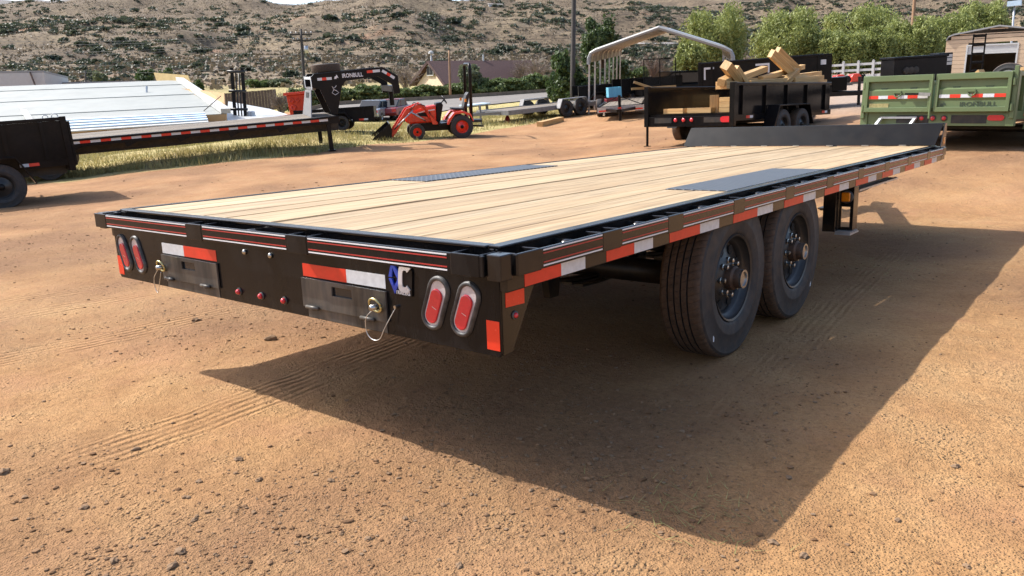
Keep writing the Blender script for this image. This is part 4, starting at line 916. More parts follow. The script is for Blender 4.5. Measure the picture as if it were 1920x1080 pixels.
# ---- green dump trailer with double rear gates
pa, pb = onground(1894, 285, 11.3), onground(1612, 275, 12.85)
cen = (pa+pb)/2; cen[2] = float(gz(cen[0], cen[1], False)); yv = pb-pa; wG = np.linalg.norm(yv[:2])
axg = V(yv[1], -yv[0], 0)/wG
DG = dump_trailer('dump_trailer', 'olive green dump trailer with closed double rear gates and black lettering', None, frame(cen, axg, soften(gn(cen[0], cen[1], 2), .1)), 'green', 4.4, wG-.10, .66, .44, (1.0, 1.82), R=.34)
hw = wG/2
for s, nm in ((1, 'rear_gate'), (-1, 'rear_gate')):
    y0, y1 = sorted((s*.02, s*(hw-.06)))
    gt = MB(); z0, z1 = .60, 1.16
    gt.ring([(y0, z0), (y1, z0), (y1, z1), (y0, z1)], [(y0+.05, z0+.07), (y1-.05, z0+.07), (y1-.05, z1-.09), (y0+.05, z1-.09)], -.13, -.07, 'x')
    gate = gt.build(nm, M['green'], DG, bevel=.005)
    # pressed panel with a fold across the middle
    ya, yb = y0+.05, y1-.05
    MB().add([(-.075, ya, z1-.09), (-.075, yb, z1-.09), (-.075, yb, z1-.20), (-.075, ya, z1-.20), (-.105, ya, z1-.23), (-.105, yb, z1-.23), (-.105, ya, z0+.20), (-.105, yb, z0+.20), (-.09, ya, z0+.17), (-.09, yb, z0+.17), (-.09, ya, z0+.07), (-.09, yb, z0+.07)],
             [(0, 1, 2, 3), (3, 2, 5, 4), (4, 5, 7, 6), (6, 7, 9, 8), (8, 9, 11, 10)]).build('gate_panel', M['green'], gate)
    c = (ya+yb)/2
    for q in (-.22, .22): MB().prism([(c+q-.06, z1-.19), (c+q+.06, z1-.19), (c+q+.03, z1-.225), (c+q-.03, z1-.225)], -.085, -.077, 'x').build('step_notch', M['greend'], gate)
    MB().tube([(-.115-.01*math.sin(t), c+.055*math.cos(t), .895-.055*abs(math.sin(t))*1.2) for t in np.linspace(0, math.pi, 10)], .011, 6).box(-.128, -.106, c-.05, c+.05, .888, .92).build('tie_ring', M['green'], gate, smooth=False)
    n_ = 6; stp = (yb-ya-.02)/n_
    for k in range(n_):
        r = (k+(s > 0)) % 2 == 0; MB().box(-.1085, -.107, ya+.01+k*stp, ya+.01+(k+1)*stp-.002, z0+.205, z0+.255).build('red_reflective_tape' if r else 'white_reflective_tape', M['rtape' if r else 'wtape'], gate)
    for zz in (.66, 1.02): MB().cyl((-.10, s*(hw-.035), zz-.05), (-.10, s*(hw-.035), zz+.05), .022, n=10).build('hinge', M['green'], gate)
    MB().box(-.085, -.03, *sorted((s*(hw-.055), s*(hw+.0))), .50, 1.16 if s > 0 else 1.24).build('gate_post', M['green'], DG, bevel=.006)
lettering(DG, 'IRONBULL', .092, 'greend', (-.0945, -.62, .705), (math.pi/2, 0, -math.pi/2), 1.15)
MB().prism([(y_, z_+.08) for y_, z_ in ((-.10, .60), (-.14, .60), (-.16, .63), (-.19, .61), (-.17, .655), (-.15, .665), (-.14, .645), (-.11, .64))], -.0955, -.0945, 'x').build('bull_mark', M['greend'], DG)
MB().cyl((-.14, .02, .50), (-.14, .02, 1.16), .018, n=10).build('lock_rod', M['green'], DG)
MB().beam((-.15, .03, .86), (-.15, .20, .87), .02, .05).build('lock_handle', M['chrome'], DG); MB().beam((-.15, .201, .87), (-.15, .40, .875), .025, .03).build('handle_grip', M['blackd'], DG)
for y in (.16, .0, -.16): 
    lp_ = MB().lathe([(.045, 0), (.045, -.012), (.03, -.014)], (-.031, y, .505), 'x', 16).build('marker_lamp', M['grommet'], DG, smooth=True); MB().lathe([(.034, -.01), (.03, -.02), (.001, -.026)], (-.031, y, .505), 'x', 14).build('marker_lens', M['redlens'], lp_, smooth=True)
o = MB().prism(stadium(0, 0, .08, .22, math.pi/2), -.014, 0).build('tail_lamp', M['redlens'], DG); o.location = (-.031, -.86, .51); o.rotation_euler = (0, 0, -math.pi/2)
MB().box(-.096, -.0945, .66, .96, .672, .735).build('warning_sticker', M['brass'], DG)
for s in (-.5, .30): MB().box(-.036, -.0305, s-.24, s+.24, .43, .55).build('ramp_slot', M['frame'], DG)
# folding steel step in front of its gate
sp_ = MB()
for y in (.30, .82): sp_.beam((-.06, y-.06, .52), (-.36, y+.02, .22), .05, .03)
sp_.beam((-.06, .24, .515), (-.06, .76, .515), .06, .03); sp_.beam((-.20, .27, .39), (-.20, .80, .39), .10, .025); sp_.beam((-.34, .30, .25), (-.34, .84, .25), .10, .025); sp_.build('folding_step', M['galv'], DG)
# things on and behind the green trailer
def tagged(o, lbl, cat, grp=None): return tag(o, lbl, cat, grp)
def local(T, x, y, z): return T.matrix_world @ Vector((x, y, z))
SW = thing('spare_wheel', 'spare tyre with white rim leaning on top of the green dump trailer load', 'wheel', None, DG.matrix_world @ Matrix.Translation((1.6, -.52, 1.10)))
wheel(SW, (0, 0, 0), .26, .17, -1, 'white', 'x', 28, detail=False)
lumber('pale timber sticking up at the rim of the green dump trailer', DG, (.8, .0, .86), (.6, -.42, 1.20), .12, .08, 0, name='timber_sleeper', grp='loose timbers on the green trailer')
lumber('short timber end beside the spare tyre on the green dump trailer', DG, (1.3, -.70, .86), (1.1, -.86, 1.24), .14, .10, 0, name='timber_sleeper', grp='loose timbers on the green trailer')
def ladder(lbl, u, d, v0, v1, wpx, n):
    p = at(u, v1, d); p2 = at(u, v0, d); h = np.linalg.norm(p2-p); wd = wpx*d/FPX
    T = thing('loading_ramp', lbl, 'ramp', 'black ladder ramps standing upright', frame(p, hdir(1, 0), PLUMB))
    for x in (0, wd): box(T, 'ramp_rail', 'blackd', x-.02, x+.02, -.02, .02, 0, h)
    for k in range(n): box(T, 'ramp_rung', 'blackd', .021, wd-.021, -.015, .015, h*(k+.6)/n-.03, h*(k+.6)/n+.03)
    return T

# ---- equipment trailer behind the green one: two ladder ramps stand up at its tail
ET = thing('equipment_trailer', 'black equipment trailer with two upright ladder ramps behind the green trailer', 'trailer', None, stand(1812, 215, 19, .45, 1))
yw = 2.0
box(ET, 'deck', 'oldwood', 0, 5.2, -yw+.15, .15, .62, .66); box(ET, 'side_rail', 'blackd', 0, 5.2, .151, .21, .50, .68); box(ET, 'side_rail', 'blackd', 0, 5.2, -yw+.09, -yw+.149, .50, .68); box(ET, 'rear_bar', 'blackd', -.08, -.001, -yw+.09, .21, .50, .68)
for x in (2.2, 3.0):
    for y, s in ((.34, 1), (-yw-.04, -1)): wheel(ET, (x, y, .34), .34, .2, s, 'dark', 'y', 24, detail=False)
for y0 in (-.24, -1.62):
    rp = MB().box(-.07, -.02, y0, y0+.03, .69, 1.86).box(-.07, -.02, y0+.25, y0+.28, .69, 1.86).build('ramp', M['blackd'], ET)
    for k in range(6): MB().box(-.068, -.022, y0+.031, y0+.249, .78+k*.2, .83+k*.2).build('ramp_rung', M['blackd'], rp)
# black tool chest with a pump on a rack, behind the green trailer
TB = thing('tool_chest', 'black steel chest with lid and vents standing behind the green trailer', 'chest', None, stand(1672, 195, 21, 1, .15))
box(TB, 'chest_body', 'blackd', 0, 1.55, 0, .6, .75, 1.32, .01); box(TB, 'lid', 'blackd', -.03, 1.58, -.03, .63, 1.321, 1.38, .01)
for k in range(3): MB().lathe([(.10, 0), (.09, -.03), (.001, -.035)], (.35+.14*k, -.001, 1.02), 'y', 14).build('vent_cap', M['frame'], TB)
for x in (.05, 1.45):
    for y in (.05, .5): box(TB, 'leg', 'blackd', x, x+.06, y, y+.06, 0, .749)
SC = thing('metal_cabinet', 'small dark cabinet with grey drawer fronts beside the garage door', 'cabinet', None, stand(1752, 190, 21.5, 1, .1))
box(SC, 'cabinet_body', 'blackd', 0, .42, 0, .4, .7, 1.42, .01)
for k in range(3): MB().box(.02, .40, -.012, -.001, 1.10+k*.10, 1.18+k*.10).build('drawer_front', M['galv'], SC)
for x in (.02, .36): box(SC, 'leg', 'blackd', x, x+.04, .1, .14, 0, .699)

# ---- grey car hauler trailer by the road
HP = onground(1025, 221, 31)
HT = thing('car_hauler', 'low grey car hauler trailer with open deck parked by the road', 'trailer', None, frame(HP, hdir(-1, -.75), gn(HP[0], HP[1], 2)))
for k in range(8): box(HT, 'deck_board', 'oldwood', -1.9, 2.6, -.98+k*.245, -.98+k*.245+.24, .40, .44)
for y in (-1.02, 1.0): box(HT, 'side_rail', 'steelgrey', -1.9, 2.6, y-.02, y+.05, .30, .47)
box(HT, 'front_rail', 'steelgrey', 2.601, 2.68, -1.04, 1.05, .30, .47); box(HT, 'rear_rail', 'steelgrey', -1.98, -1.901, -1.04, 1.05, .30, .47)
for s in (1, -1):
    MB().beam((2.5, s*.6, .38), (3.7, s*.05, .40), .07, .10).build('drawbar', M['steelgrey'], HT)
    for x in (-.75, .0): wheel(HT, (x, s*1.18, .32), .32, .2, s, 'dark', 'y', 24, detail=False)
    MB().prism([(-1.15, .36), (-1.0, .70), (.25, .70), (.40, .36), (.36, .36), (.23, .67), (-.98, .67), (-1.11, .36)], *sorted((s*1.06, s*1.30))).build('fender', M['steelgrey'], HT)
box(HT, 'coupler', 'steelgrey', 3.6, 3.85, -.05, .05, .36, .46)
MB().cyl((3.2, 0, .02), (3.2, 0, .72), .035, n=10).box(3.1, 3.3, -.1, .1, 0, .02).build('jack', M['steelgrey'], HT)
RJ = thing('floor_stand', 'small red jack stand beside the grey car hauler', 'jack stand', None, stand(952, 233, 29.4, 1, 0))
MB().hexa([(-.16, -.16, 0), (.16, -.16, 0), (.16, .16, 0), (-.16, .16, 0), (-.05, -.05, .26), (.05, -.05, .26), (.05, .05, .26), (-.05, .05, .26)]).build('stand_base', M['maroon'], RJ); MB().cyl((0, 0, .26), (0, 0, .40), .03, n=10).box(-.05, .05, -.03, .03, .40, .43).build('stand_post', M['red'], RJ)
p = onground(1012, 236, 27.2); q = onground(1066, 224, 29.2)
o = MB().box(0, 1.75, -.12, .12, 0, .17).build('timber_beam', M['lumber'], None, bevel=.006); o.matrix_world = frame(p+V(0, 0, .0), q-p, gn(p[0], p[1])); tag(o, 'squared timber beam lying alone on the dirt in front of the car hauler', 'timber')
WP = thing('panel_stack', 'flat white panel lying on low supports beside the road behind the tractor', 'panel', None, stand(878, 214, 35, 1, .3))
MB().hexa([(0, 0, .42), (1.1, 0, .42), (1.1, 1.6, .42), (0, 1.6, .42), (0, 0, .47), (1.1, 0, .47), (1.1, 1.6, .47), (0, 1.6, .47)]).build('panel', M['blueroof'], WP)
for x in (.1, .9):
    for y in (.1, 1.4): box(WP, 'support_block', 'oldwood', x, x+.1, y, y+.1, 0, .419)

# ---- black utility trailer behind the gooseneck neck
UT = dump_trailer('utility_trailer', 'low black utility trailer in the grass behind the gooseneck legs', None, stand(566, 258, 26.5, 1, .1), 'blackd', 2.55, 1.5, .42, .26, (1.5,), R=.24, ribs=4, tongue=False)
UT['category'] = 'trailer'
# ---- orange red spreader
SPD = thing('spreader_hopper', 'orange red steel hopper with flared rim standing behind the gooseneck deck', 'hopper', None, stand(544, 262, 26.5, 1, .1))
MB().hexa([(.10, .1, .62), (.62, .1, .62), (.62, .6, .62), (.10, .6, .62), (.06, .05, 1.28), (.72, .05, 1.28), (.72, .7, 1.28), (.06, .7, 1.28)]).build('hopper', M['orange'], SPD, bevel=.02)
MB().box(-.02, .80, -.03, .78, 1.281, 1.37).build('rim', M['orange'], SPD, bevel=.01)
for x, z, r in ((.22, 1.10, .09), (.42, 1.10, .07), (.24, .86, .10)): MB().lathe([(r, 0), (r*.9, -.05), (r*.5, -.06), (r*.45, -.03)], (x, .075, z), 'y', 16).build('port', M['orange'], SPD, smooth=True)
for x in (.12, .56):
    for y in (.14, .54): box(SPD, 'leg', 'orange', x, x+.05, y, y+.05, 0, .62)
MB().cyl((-.9, .2, .55), (.1, .3, .62), .045, n=10).build('auger_tube', M['maroon'], SPD)
# ---- forklift behind the white roof
FK = thing('forklift', 'black forklift mast raised above the white building roof', 'forklift', None, frame(onground(438, 235, 33), hdir(1, .35), PLUMB))
zm = float(at(447, 128, 33)[2]-onground(438, 235, 33)[2])
for x in (0, .42):
    box(FK, 'mast_channel', 'blackd', x, x+.14, 0, .12, .1, zm); box(FK, 'inner_channel', 'blackd', x+.03, x+.11, .121, .20, .5, zm-.15)
for z in (zm-.16, zm-.95, zm-1.7): MB().cyl((-.12, -.05, z), (.60, -.05, z), .055, n=12).build('cross_tube', M['frame'], FK, smooth=True)
for x in (.22, .34): MB().cyl((x, .06, .3), (x, .06, zm-.2), .03, n=10).build('lift_cylinder', M['frame'], FK, smooth=True)
box(FK, 'carriage', 'blackd', -.2, .76, -.16, -.11, .3, .75)
for x in (0, .42): MB().box(x, x+.12, -.16, -.11, .25, .8).box(x, x+.12, -1.2, -.16, .22, .26).build('fork', M['frame'], FK)
box(FK, 'body', 'blackd', -.25, .8, .25, 2.0, .35, 1.05, .05)
for x, s in ((-.25, -1), (.80, 1)):
    for y in (.5, 1.7): wheel(FK, (x, y, .3), .3, .22, s, 'dark', 'x', 20, detail=False)

# ---- cars
def car(name, lbl, mat4, paint):
    T = thing(name, lbl, 'car', None, mat4)
    MB().prism([(-2.0, .35), (2.0, .35), (2.1, .55), (2.0, .74), (1.1, .88), (-1.5, .92), (-2.05, .86), (-2.1, .55)], -.82, .82).build('body', M[paint], T, bevel=.06)
    MB().prism([(1.05, .87), (.35, 1.36), (-.9, 1.38), (-1.65, .91)], -.70, .70).build('cabin_glass', M['glass'], T, bevel=.05)
    MB().prism([(.40, 1.345), (-.92, 1.365), (-.92, 1.40), (.35, 1.39)], -.66, .66).build('roof', M[paint], T, bevel=.015)
    for s in (1, -1):
        for x in (1.3, -1.3): wheel(T, (x, s*.74, .31), .31, .2, s, 'grey', 'y', 24, detail=False)
        MB().box(1.98, 2.09, *sorted((s*.5, s*.78)), .58, .70).build('headlamp', M['clear'], T); MB().box(-2.09, -1.98, *sorted((s*.5, s*.78)), .62, .80).build('tail_lamp', M['redlens'], T)
        for x0, x1 in ((.4, .45), (-.62, -.57)): MB().prism([(x0, .90), (x1, .90), (x1-.02, 1.34), (x0-.02, 1.34)], *sorted((s*.695, s*.712))).build('pillar', M[paint], T)
    return T
car('parked_car', 'silver car parked by the road behind the red loader', stand(706, 226, 41, .15, 1) @ Matrix.Scale(.76, 4), 'silvercar')
car('parked_car', 'dark red car parked by the road behind the tractor hood', stand(742, 224, 42, .2, 1) @ Matrix.Scale(.76, 4), 'maroon')
car('parked_car', 'dark car seen over the open black dump trailer by the carport', stand(1283, 196, 33, 1, .3), 'blackd')

# ---- carport with open sides
CF, CR = onground(1104, 205, 31), onground(1364, 190, 31); CBk = onground(1162, 182, 43)+V(0, 0, .35)
cax = hdir(1, 0); cl = hdir((CBk-CF)@np.append(R2, 0), (CBk-CF)@np.append(F2, 0)); CLn = np.linalg.norm((CBk-CF)[:2]); CW_ = np.linalg.norm((CR-CF)[:2])
CP = thing('carport', 'open metal carport with pale curved roof and rows of thin posts', 'carport', None, frame(CF, (CBk-CF), (lambda e: PLUMB-e*PLUMB.dot(e))(Vector(CBk-CF).normalized())))
# local x runs back along the length, y to the left; the arch spans y from 0 to -W
zg = lambda x, y: float((CP.matrix_world.inverted() @ Vector((*(lambda p: (p[0], p[1], float(gz(p[0], p[1]))))(CP.matrix_world @ Vector((x, y, 0))),)))[2])
skew = CR-CF; lc = CP.matrix_world.inverted().to_3x3() @ Vector(skew); LXs = lc[0]/lc[1]
ze = 2.32; zr = 3.25; Wc = -lc[1]
arch = [(0, ze-.35), (.02, ze-.12), (.10, ze+.06), (.30, ze+.17)]; arch = [(y, z) for y, z in arch]+[(Wc/2, zr)]+[(Wc-y, z-.0) for y, z in arch[::-1]]
nb = 8; Cst = CLn/(nb-1)
px_ = lambda x, y: x+LXs*(-y)
for k in range(nb):
    x = k*Cst
    for y, nm in ((0, 'post'), (Wc, 'post')):
        if y and 0 < k < nb-1 and k % 2: continue
        b0_ = zg(px_(x, -y), -y)
        MB().beam((px_(x, -y), -y, b0_-.05), (px_(x, -y), -y, ze-.3), .065, .065, (1, 0, 0)).build(nm, M['galv'], CP)
    MB().tube([(px_(x, -y), -y, z-.06) for y, z in arch], .035, 6).build('roof_bow', M['galv'], CP)
rf = MB(); vsx = []; xs = (-.25, CLn+.25)
for off_ in (0, .03):
    for x in xs:
        for y, z in arch: vsx.append((px_(x, -y), -y, z+off_))
n = len(arch)
fsx = [(i, i+1, n+i+1, n+i) for i in range(n-1)]+[(2*n+i, 3*n+i, 3*n+i+1, 2*n+i+1) for i in range(n-1)]+[(i, 2*n+i, 2*n+i+1, i+1) for i in range(n-1)]+[(n+i, n+i+1, 3*n+i+1, 3*n+i) for i in range(n-1)]
rf.add(vsx, fsx).build('roof', M['galv'], CP)
MB().tube([(px_(-.26, -y), -y, z-.05) for y, z in arch], .075, 6).build('front_trim', M['tanr'], CP)
for k in range(14):
    x = .3+k*(CLn-.6)/13; MB().tube([(px_(x, -y), -y, z-.012) for y, z in arch], .02, 4).build('roof_rib', M['tanr'], CP)
MB().prism([(-Wc+.9, zr-.72), (-Wc+.02, zr-1.25), (-Wc+.02, ze-.9), (-Wc+.35, ze-.6)], CLn*.75, CLn*.75+.03, 'x')
# tilt-deck trailer, coolers and black trailers under the carport
TT = thing('tilt_trailer', 'blue grey trailer with pale wooden deck parked nose on under the carport', 'trailer', None, stand(1168, 210, 27.5, -.22, -1))
for k in range(7): box(TT, 'deck_board', 'oldwood', -3.2, .75, -.70+k*.2, -.705+k*.2+.195, .44, .48)
for y in (-.78, .70): box(TT, 'side_rail', 'blackd', -3.2, .8, y, y+.07, .32, .50)
box(TT, 'front_bar', 'silvercar', .801, .9, -.8, .8, .28, .46)
for y0, y1 in ((-.75, -.35), (.35, .75)): box(TT, 'reflective_tape', 'rtape', .901, .903, y0, y1, .31, .36)
for s in (1, -1):
    wheel(TT, (-1.2, s*.92, .32), .32, .2, s, 'dark', 'y', 24, detail=False)
    MB().beam((.85, s*.5, .36), (1.7, s*.05, .36), .06, .09).build('drawbar', M['blackd'], TT)
    MB().beam((.86, s*.75, .46), (1.3, s*.1, .78), .025, .025).build('stay', M['blackd'], TT)
box(TT, 'coupler', 'blackd', 1.6, 1.85, -.05, .05, .33, .42); MB().cyl((1.3, .0, .0), (1.3, .0, .85), .05, n=12).build('jack', M['blackd'], TT); box(TT, 'lamp', 'orange', 1.36, 1.40, -.06, .06, .34, .46)
for i, (u, d, c, lbl) in enumerate(((1143, 29.6, 'cyan', 'light blue plastic crate stacked by the carport posts'), (1139, 29.0, 'maroon', 'dark red plastic crate beneath the light blue one by the carport posts'))):
    T = thing('plastic_crate', lbl, 'crate', 'crates by the carport posts', stand(u, 200, d, 1, .1, lift=0))
    z0 = .62 if c == 'cyan' else .25
    MB().box(0, .5, 0, .4, z0, z0+.03).box(0, .5, 0, .02, z0+.031, z0+.36).box(0, .5, .38, .4, z0+.031, z0+.36).box(0, .02, .021, .379, z0+.031, z0+.36).box(.48, .5, .021, .379, z0+.031, z0+.36).build('crate_shell', M[c], T)
    for k in range(4): MB().box(.05+k*.11, .08+k*.11, -.012, -.001, z0+.04, z0+.34).build('crate_rib', M[c], T)
    if c != 'cyan': box(T, 'pallet', 'oldwood', -.1, .6, -.05, .5, 0, .249)
U2 = dump_trailer('utility_trailer', 'black high sided utility trailer under the carport behind the tilt trailer', None, stand(1160, 200, 32.5, 1, .1), 'blackd', 2.5, 1.6, .70, .42, (1.2,), R=.32, ribs=4, tongue=False); U2['category'] = 'trailer'
U3 = dump_trailer('utility_trailer', 'black utility trailer between the tall pole and the carport posts', None, stand(1082, 200, 34, 1, .1), 'blackd', 1.6, 1.5, .62, .36, (.8,), R=.32, ribs=3, tongue=False); U3['category'] = 'trailer'
# trailer with upright mesh ramp and two slanting timbers
MR = thing('landscape_trailer', 'black trailer with tall upright mesh ramp under the carport', 'trailer', None, stand(1207, 200, 30.5, 1, .05))
box(MR, 'deck', 'oldwood', 0, 1.3, 0, 3, .62, .66); box(MR, 'side_rail', 'blackd', -.06, -.001, 0, 3, .55, .78); box(MR, 'side_rail', 'blackd', 1.301, 1.36, 0, 3, .55, .78); box(MR, 'tail_bar', 'blackd', -.06, 1.36, -.08, -.001, .55, .80)
for x, s in ((-.18, -1), (1.48, 1)): wheel(MR, (x, 1.4, .32), .32, .2, s, 'dark', 'x', 24, detail=False)
ra = MB().ring([(.0, .86), (1.28, .86), (1.28, 1.92), (.0, 1.92)], [(.035, .895), (1.245, .895), (1.245, 1.885), (.035, 1.885)], -.06, -.02).build('ramp', M['blackd'], MR)
MB().box(.625, .655, -.058, -.022, .896, 1.884).build('ramp_brace', M['blackd'], ra)
wmh = MB()
for k in range(1, 40): wmh.box(.035+k*1.21/40-.002, .035+k*1.21/40+.002, -.050, -.042, .896, 1.884)
for k in range(1, 32): wmh.box(.036, 1.244, -.041, -.034, .895+k*.99/32-.002, .895+k*.99/32+.002)
tag(wmh.build('mesh_wires', M['mesh'], ra), kind='stuff')
for (p, q, l) in (((-.45, -.35, 1.10), (.55, -.3, .72), 'slanting timber resting on the trailer with the upright mesh ramp'), ((-.50, -.12, .84), (1.25, -.12, .84), 'level timber across the tail of the trailer with the mesh ramp')):
    lumber(l, MR, p, q, .12, .09, 0, name='timber_beam', grp='timbers by the mesh ramp')

# ---- utility poles and wires
def pole(name, lbl, pb_, pt_, r, mt, arms=(), cat='utility pole'):
    T = thing(name, lbl, cat, None, Matrix.Translation(Vector(pb_))); v = V(*pt_)-V(*pb_)
    MB().tube([v*k/6-V(0, 0, .3 if k == 0 else 0) for k in range(7)], [r*(1-.25*k/6) for k in range(7)], 10).build('pole_shaft', M[mt], T, smooth=True)
    d = v/np.linalg.norm(v)
    for z, hw_ in arms:
        c = d*z; a = V(*hdir(1, .15)); MB().beam(c-a*hw_+V(0, 0, 0), c+a*hw_, .12, .14).build('cross_arm', M[mt], T)
        for s in (-.9, -.45, .45, .9): MB().cyl(c+a*hw_*s+V(0, 0, .06), c+a*hw_*s+V(0, 0, .26), .05, .03, n=8).build('insulator', M['galv'], T, smooth=True)
    return T
b1 = onground(1073, 196, 36); pole('utility_pole', 'tall dark wooden pole rising out of frame beside the carport', b1, at(1078, -150, 36), .125, 'pole')
b2 = onground(573, 190, 75); t2 = at(564, 55, 75); P2_ = pole('utility_pole', 'dark wooden pole with cross arms and transformer in front of the hillside', b2, t2, .16, 'pole', ((float(np.linalg.norm(t2-b2))-.5, 1.05), (float(np.linalg.norm(t2-b2))-1.1, .8)))
vv = (t2-b2)/np.linalg.norm(t2-b2); tz = vv*(np.linalg.norm(t2-b2)-2.0); MB().cyl(tz+V(.3, .24, -.3), tz+V(.3, .24, .35), .2, n=14).build('transformer', M['galv'], P2_, smooth=True)
b3 = onground(845, 190, 58); pole('utility_pole', 'plain tan wooden pole in front of the maroon roof house', b3, at(842, 95, 58), .10, 'tanpole')
b4 = onground(1706, 120, 74); pole('utility_pole', 'leaning brown pole top showing above the trees', b4, at(1719, -60, 74), .17, 'tanpole')
b5 = onground(1893, 120, 60); LT = pole('light_mast', 'pale mast with square lamp head beyond the tan garage', b5, at(1902, 12, 60), .09, 'galv', cat='light mast')
lv = at(1902, 9, 60)-b5; MB().box(lv[0]-.45, lv[0]+.45, lv[1]-.3, lv[1]+.3, lv[2]-.1, lv[2]+.28).build('lamp_head', M['blueroof'], LT)
for i, (u, v0, v1, d) in enumerate(((160, 132, 152, 70), (2, 60, 150, 90))):
    if i == 0: pole('utility_pole', 'short thin post standing behind the white roof', onground(158, 200, 60), at(160, 132, 60), .07, 'pole')
def wire(lbl, p, q, sag, r=.016):
    P = [V(*p)*(1-t)+V(*q)*t-V(0, 0, 4*sag*t*(1-t)) for t in np.linspace(0, 1, 25)]
    o = MB().tube(P, r, 5).build('power_line', M['wire']); return tag(o, lbl, 'power line', 'power lines crossing the hillside')
top = lambda s, dz=0: V(*b2)+vv*(np.linalg.norm(t2-b2)-dz)+V(*hdir(1, .15))*s
for k, (s, dz, ve, vr) in enumerate(((-.9, .3, 74, 45), (.9, .3, 80, 60), (-.6, .9, 92, 82), (.6, .9, 98, 90), (0, 2.4, 108, 108), (0, 3.2, 118, 128))):
    nm = ['topmost', 'second', 'third', 'fourth', 'fifth', 'lowest'][k]
    wire(f'{nm} power line left of the cross arm pole', at(-120, ve, 78), top(s, dz), .5+.1*k)
    wire(f'{nm} power line right of the cross arm pole', top(s, dz), at(1500, vr-60, 105), 1.0+.1*k)

# ---- white roofed building down the bank
WB = thing('white_roof_building', 'low building with broad white sloping roof and tan stucco parapet', 'building')
def quadslab(pts, th, down=(0, 0, -1)):
    d = V(*down)*th; return MB().hexa([V(*p)+d for p in pts]+[V(*p) for p in pts])
EL, ER, RRp, RLp = at(-420, 258, 29), at(424, 213, 29.5), at(336, 151, 42), at(-420, 178, 42)
ns = 6
for k in range(ns):
    a, b_ = k/ns, (k+1)/ns; e = V(0, 0, .03*(ns-k)/ns*0+.012*(k % 2))
    p = [EL+(RLp-EL)*a, ER+(RRp-ER)*a, ER+(RRp-ER)*b_, EL+(RLp-EL)*b_]
    quadslab([q+V(0, 0, .03*(k % 2)) for q in p], .22-.03*(1-k % 2)).build('roof_sheet', M['whiteroof'], WB)
gl = lambda t: EL*(1-t)+ER*t
f0, f1 = at(60, 236, 28.9), at(22, 172, 42.3)
MB().beam(f0+V(0, 0, .12), f1+V(0, 0, .06), .22, .05).build('roof_flashing', M['white'], WB)
MB().cyl(at(275, 175, 37), at(275, 162, 37), .05, n=8).build('vent_pipe', M['galv'], WB); MB().beam(at(382, 208, 30.3), at(414, 180, 31), .025, .025).build('guy_rod', M['pole'], WB)
wallb = MB()
for a, b_ in ((EL, ER), (ER, RRp), (RRp, RLp), (RLp, EL)):
    lo_a, lo_b = V(a[0], a[1], -2.5), V(b_[0], b_[1], -2.5)
    nrm = np.cross(b_-a, V(0, 0, 1)); nrm = nrm/np.linalg.norm(nrm)*.2
    wallb.hexa([lo_a, lo_b, lo_b-nrm, lo_a-nrm, a-V(0, 0, .25), b_-V(0, 0, .25), b_-nrm-V(0, 0, .25), a-nrm-V(0, 0, .25)])
wallb.build('wall', M['stucco'], WB)
# parapet climbing along the right edge: lower tan step and higher yellow step
def upright(pts, th, mt, nm):
    """a wall through picture points (u,v,depth) with thickness th away from the viewer"""
    q = [at(*p) for p in pts]; d = V(*hdir(-.25, 1))*th; n = len(q)
    return MB().add(q+[p+d for p in q], [tuple(range(n)), tuple(range(n, 2*n))[::-1]]+[(i, n+i, n+(i+1) % n, (i+1) % n) for i in range(n)]).build(nm, M[mt], WB)
upright([(288, 136, 42.6), (352, 141, 41.5), (362, 163, 41), (372, 205, 40), (300, 170, 42)], .4, 'yellow_stucco', 'parapet_step')
upright([(340, 166, 38), (372, 168, 36), (420, 175, 31.2), (424, 224, 30.2), (405, 225, 30.2), (372, 195, 36)], .35, 'stucco', 'parapet_step')
MB().beam(ER+V(0, 0, .10), RRp+V(0, 0, .10), .35, .18).build('parapet_cap', M['white'], WB)
upright([(376, 216, 28.6), (424, 214, 28.6), (424, 250, 28.6), (376, 250, 28.6)], .3, 'stucco', 'entry_wall')
c0, c1, c2, c3 = at(110, 247, 26.4), at(391, 228, 26.4), at(384, 213, 29.0), at(118, 225, 29.0)
for k in range(8):
    a, b_ = k/8, (k+1)/8; p = [c0+(c3-c0)*a, c1+(c2-c1)*a, c1+(c2-c1)*(b_-.015), c0+(c3-c0)*(b_-.015)]
    quadslab([q+V(0, 0, .05*(k % 2)) for q in p], .04).build('canopy_sheet', M['blueroof' if k % 2 else 'white'], WB)
# plain white block and grey flat roof further back on the left
BK = thing('white_block_building', 'plain white flat topped building behind the white roof at the left edge', 'building')
p0, p1, p2, p3 = at(-260, 142, 46), at(82, 136, 46), at(82, 175, 46), at(-260, 185, 46); d = V(*hdir(-.3, 1))*6
MB().hexa([V(p0[0], p0[1], -3), V(p1[0], p1[1], -3), V(p1[0], p1[1], -3)+d, V(p0[0], p0[1], -3)+d, p0, p1, p1+d, p0+d]).build('wall', M['white'], BK)
MB().beam(at(56, 135, 45.9), at(68, 165, 45.9), .07, .07).build('downpipe', M['brownwall'], BK)
MB().hexa([p0+V(0, 0, .01), p1+V(0, 0, .01), p1+d+V(0, 0, .01), p0+d+V(0, 0, .01), p0+V(0, 0, .12), p1+V(0, 0, .12), p1+d+V(0, 0, .12), p0+d+V(0, 0, .12)]).build('roof_edge', M['tanr'], BK)
GB_ = thing('grey_flat_building', 'long grey flat roofed building edge behind the white sloping roof', 'building')
p0, p1 = at(86, 155, 50), at(262, 151, 50); d = V(*hdir(-.1, 1))*7
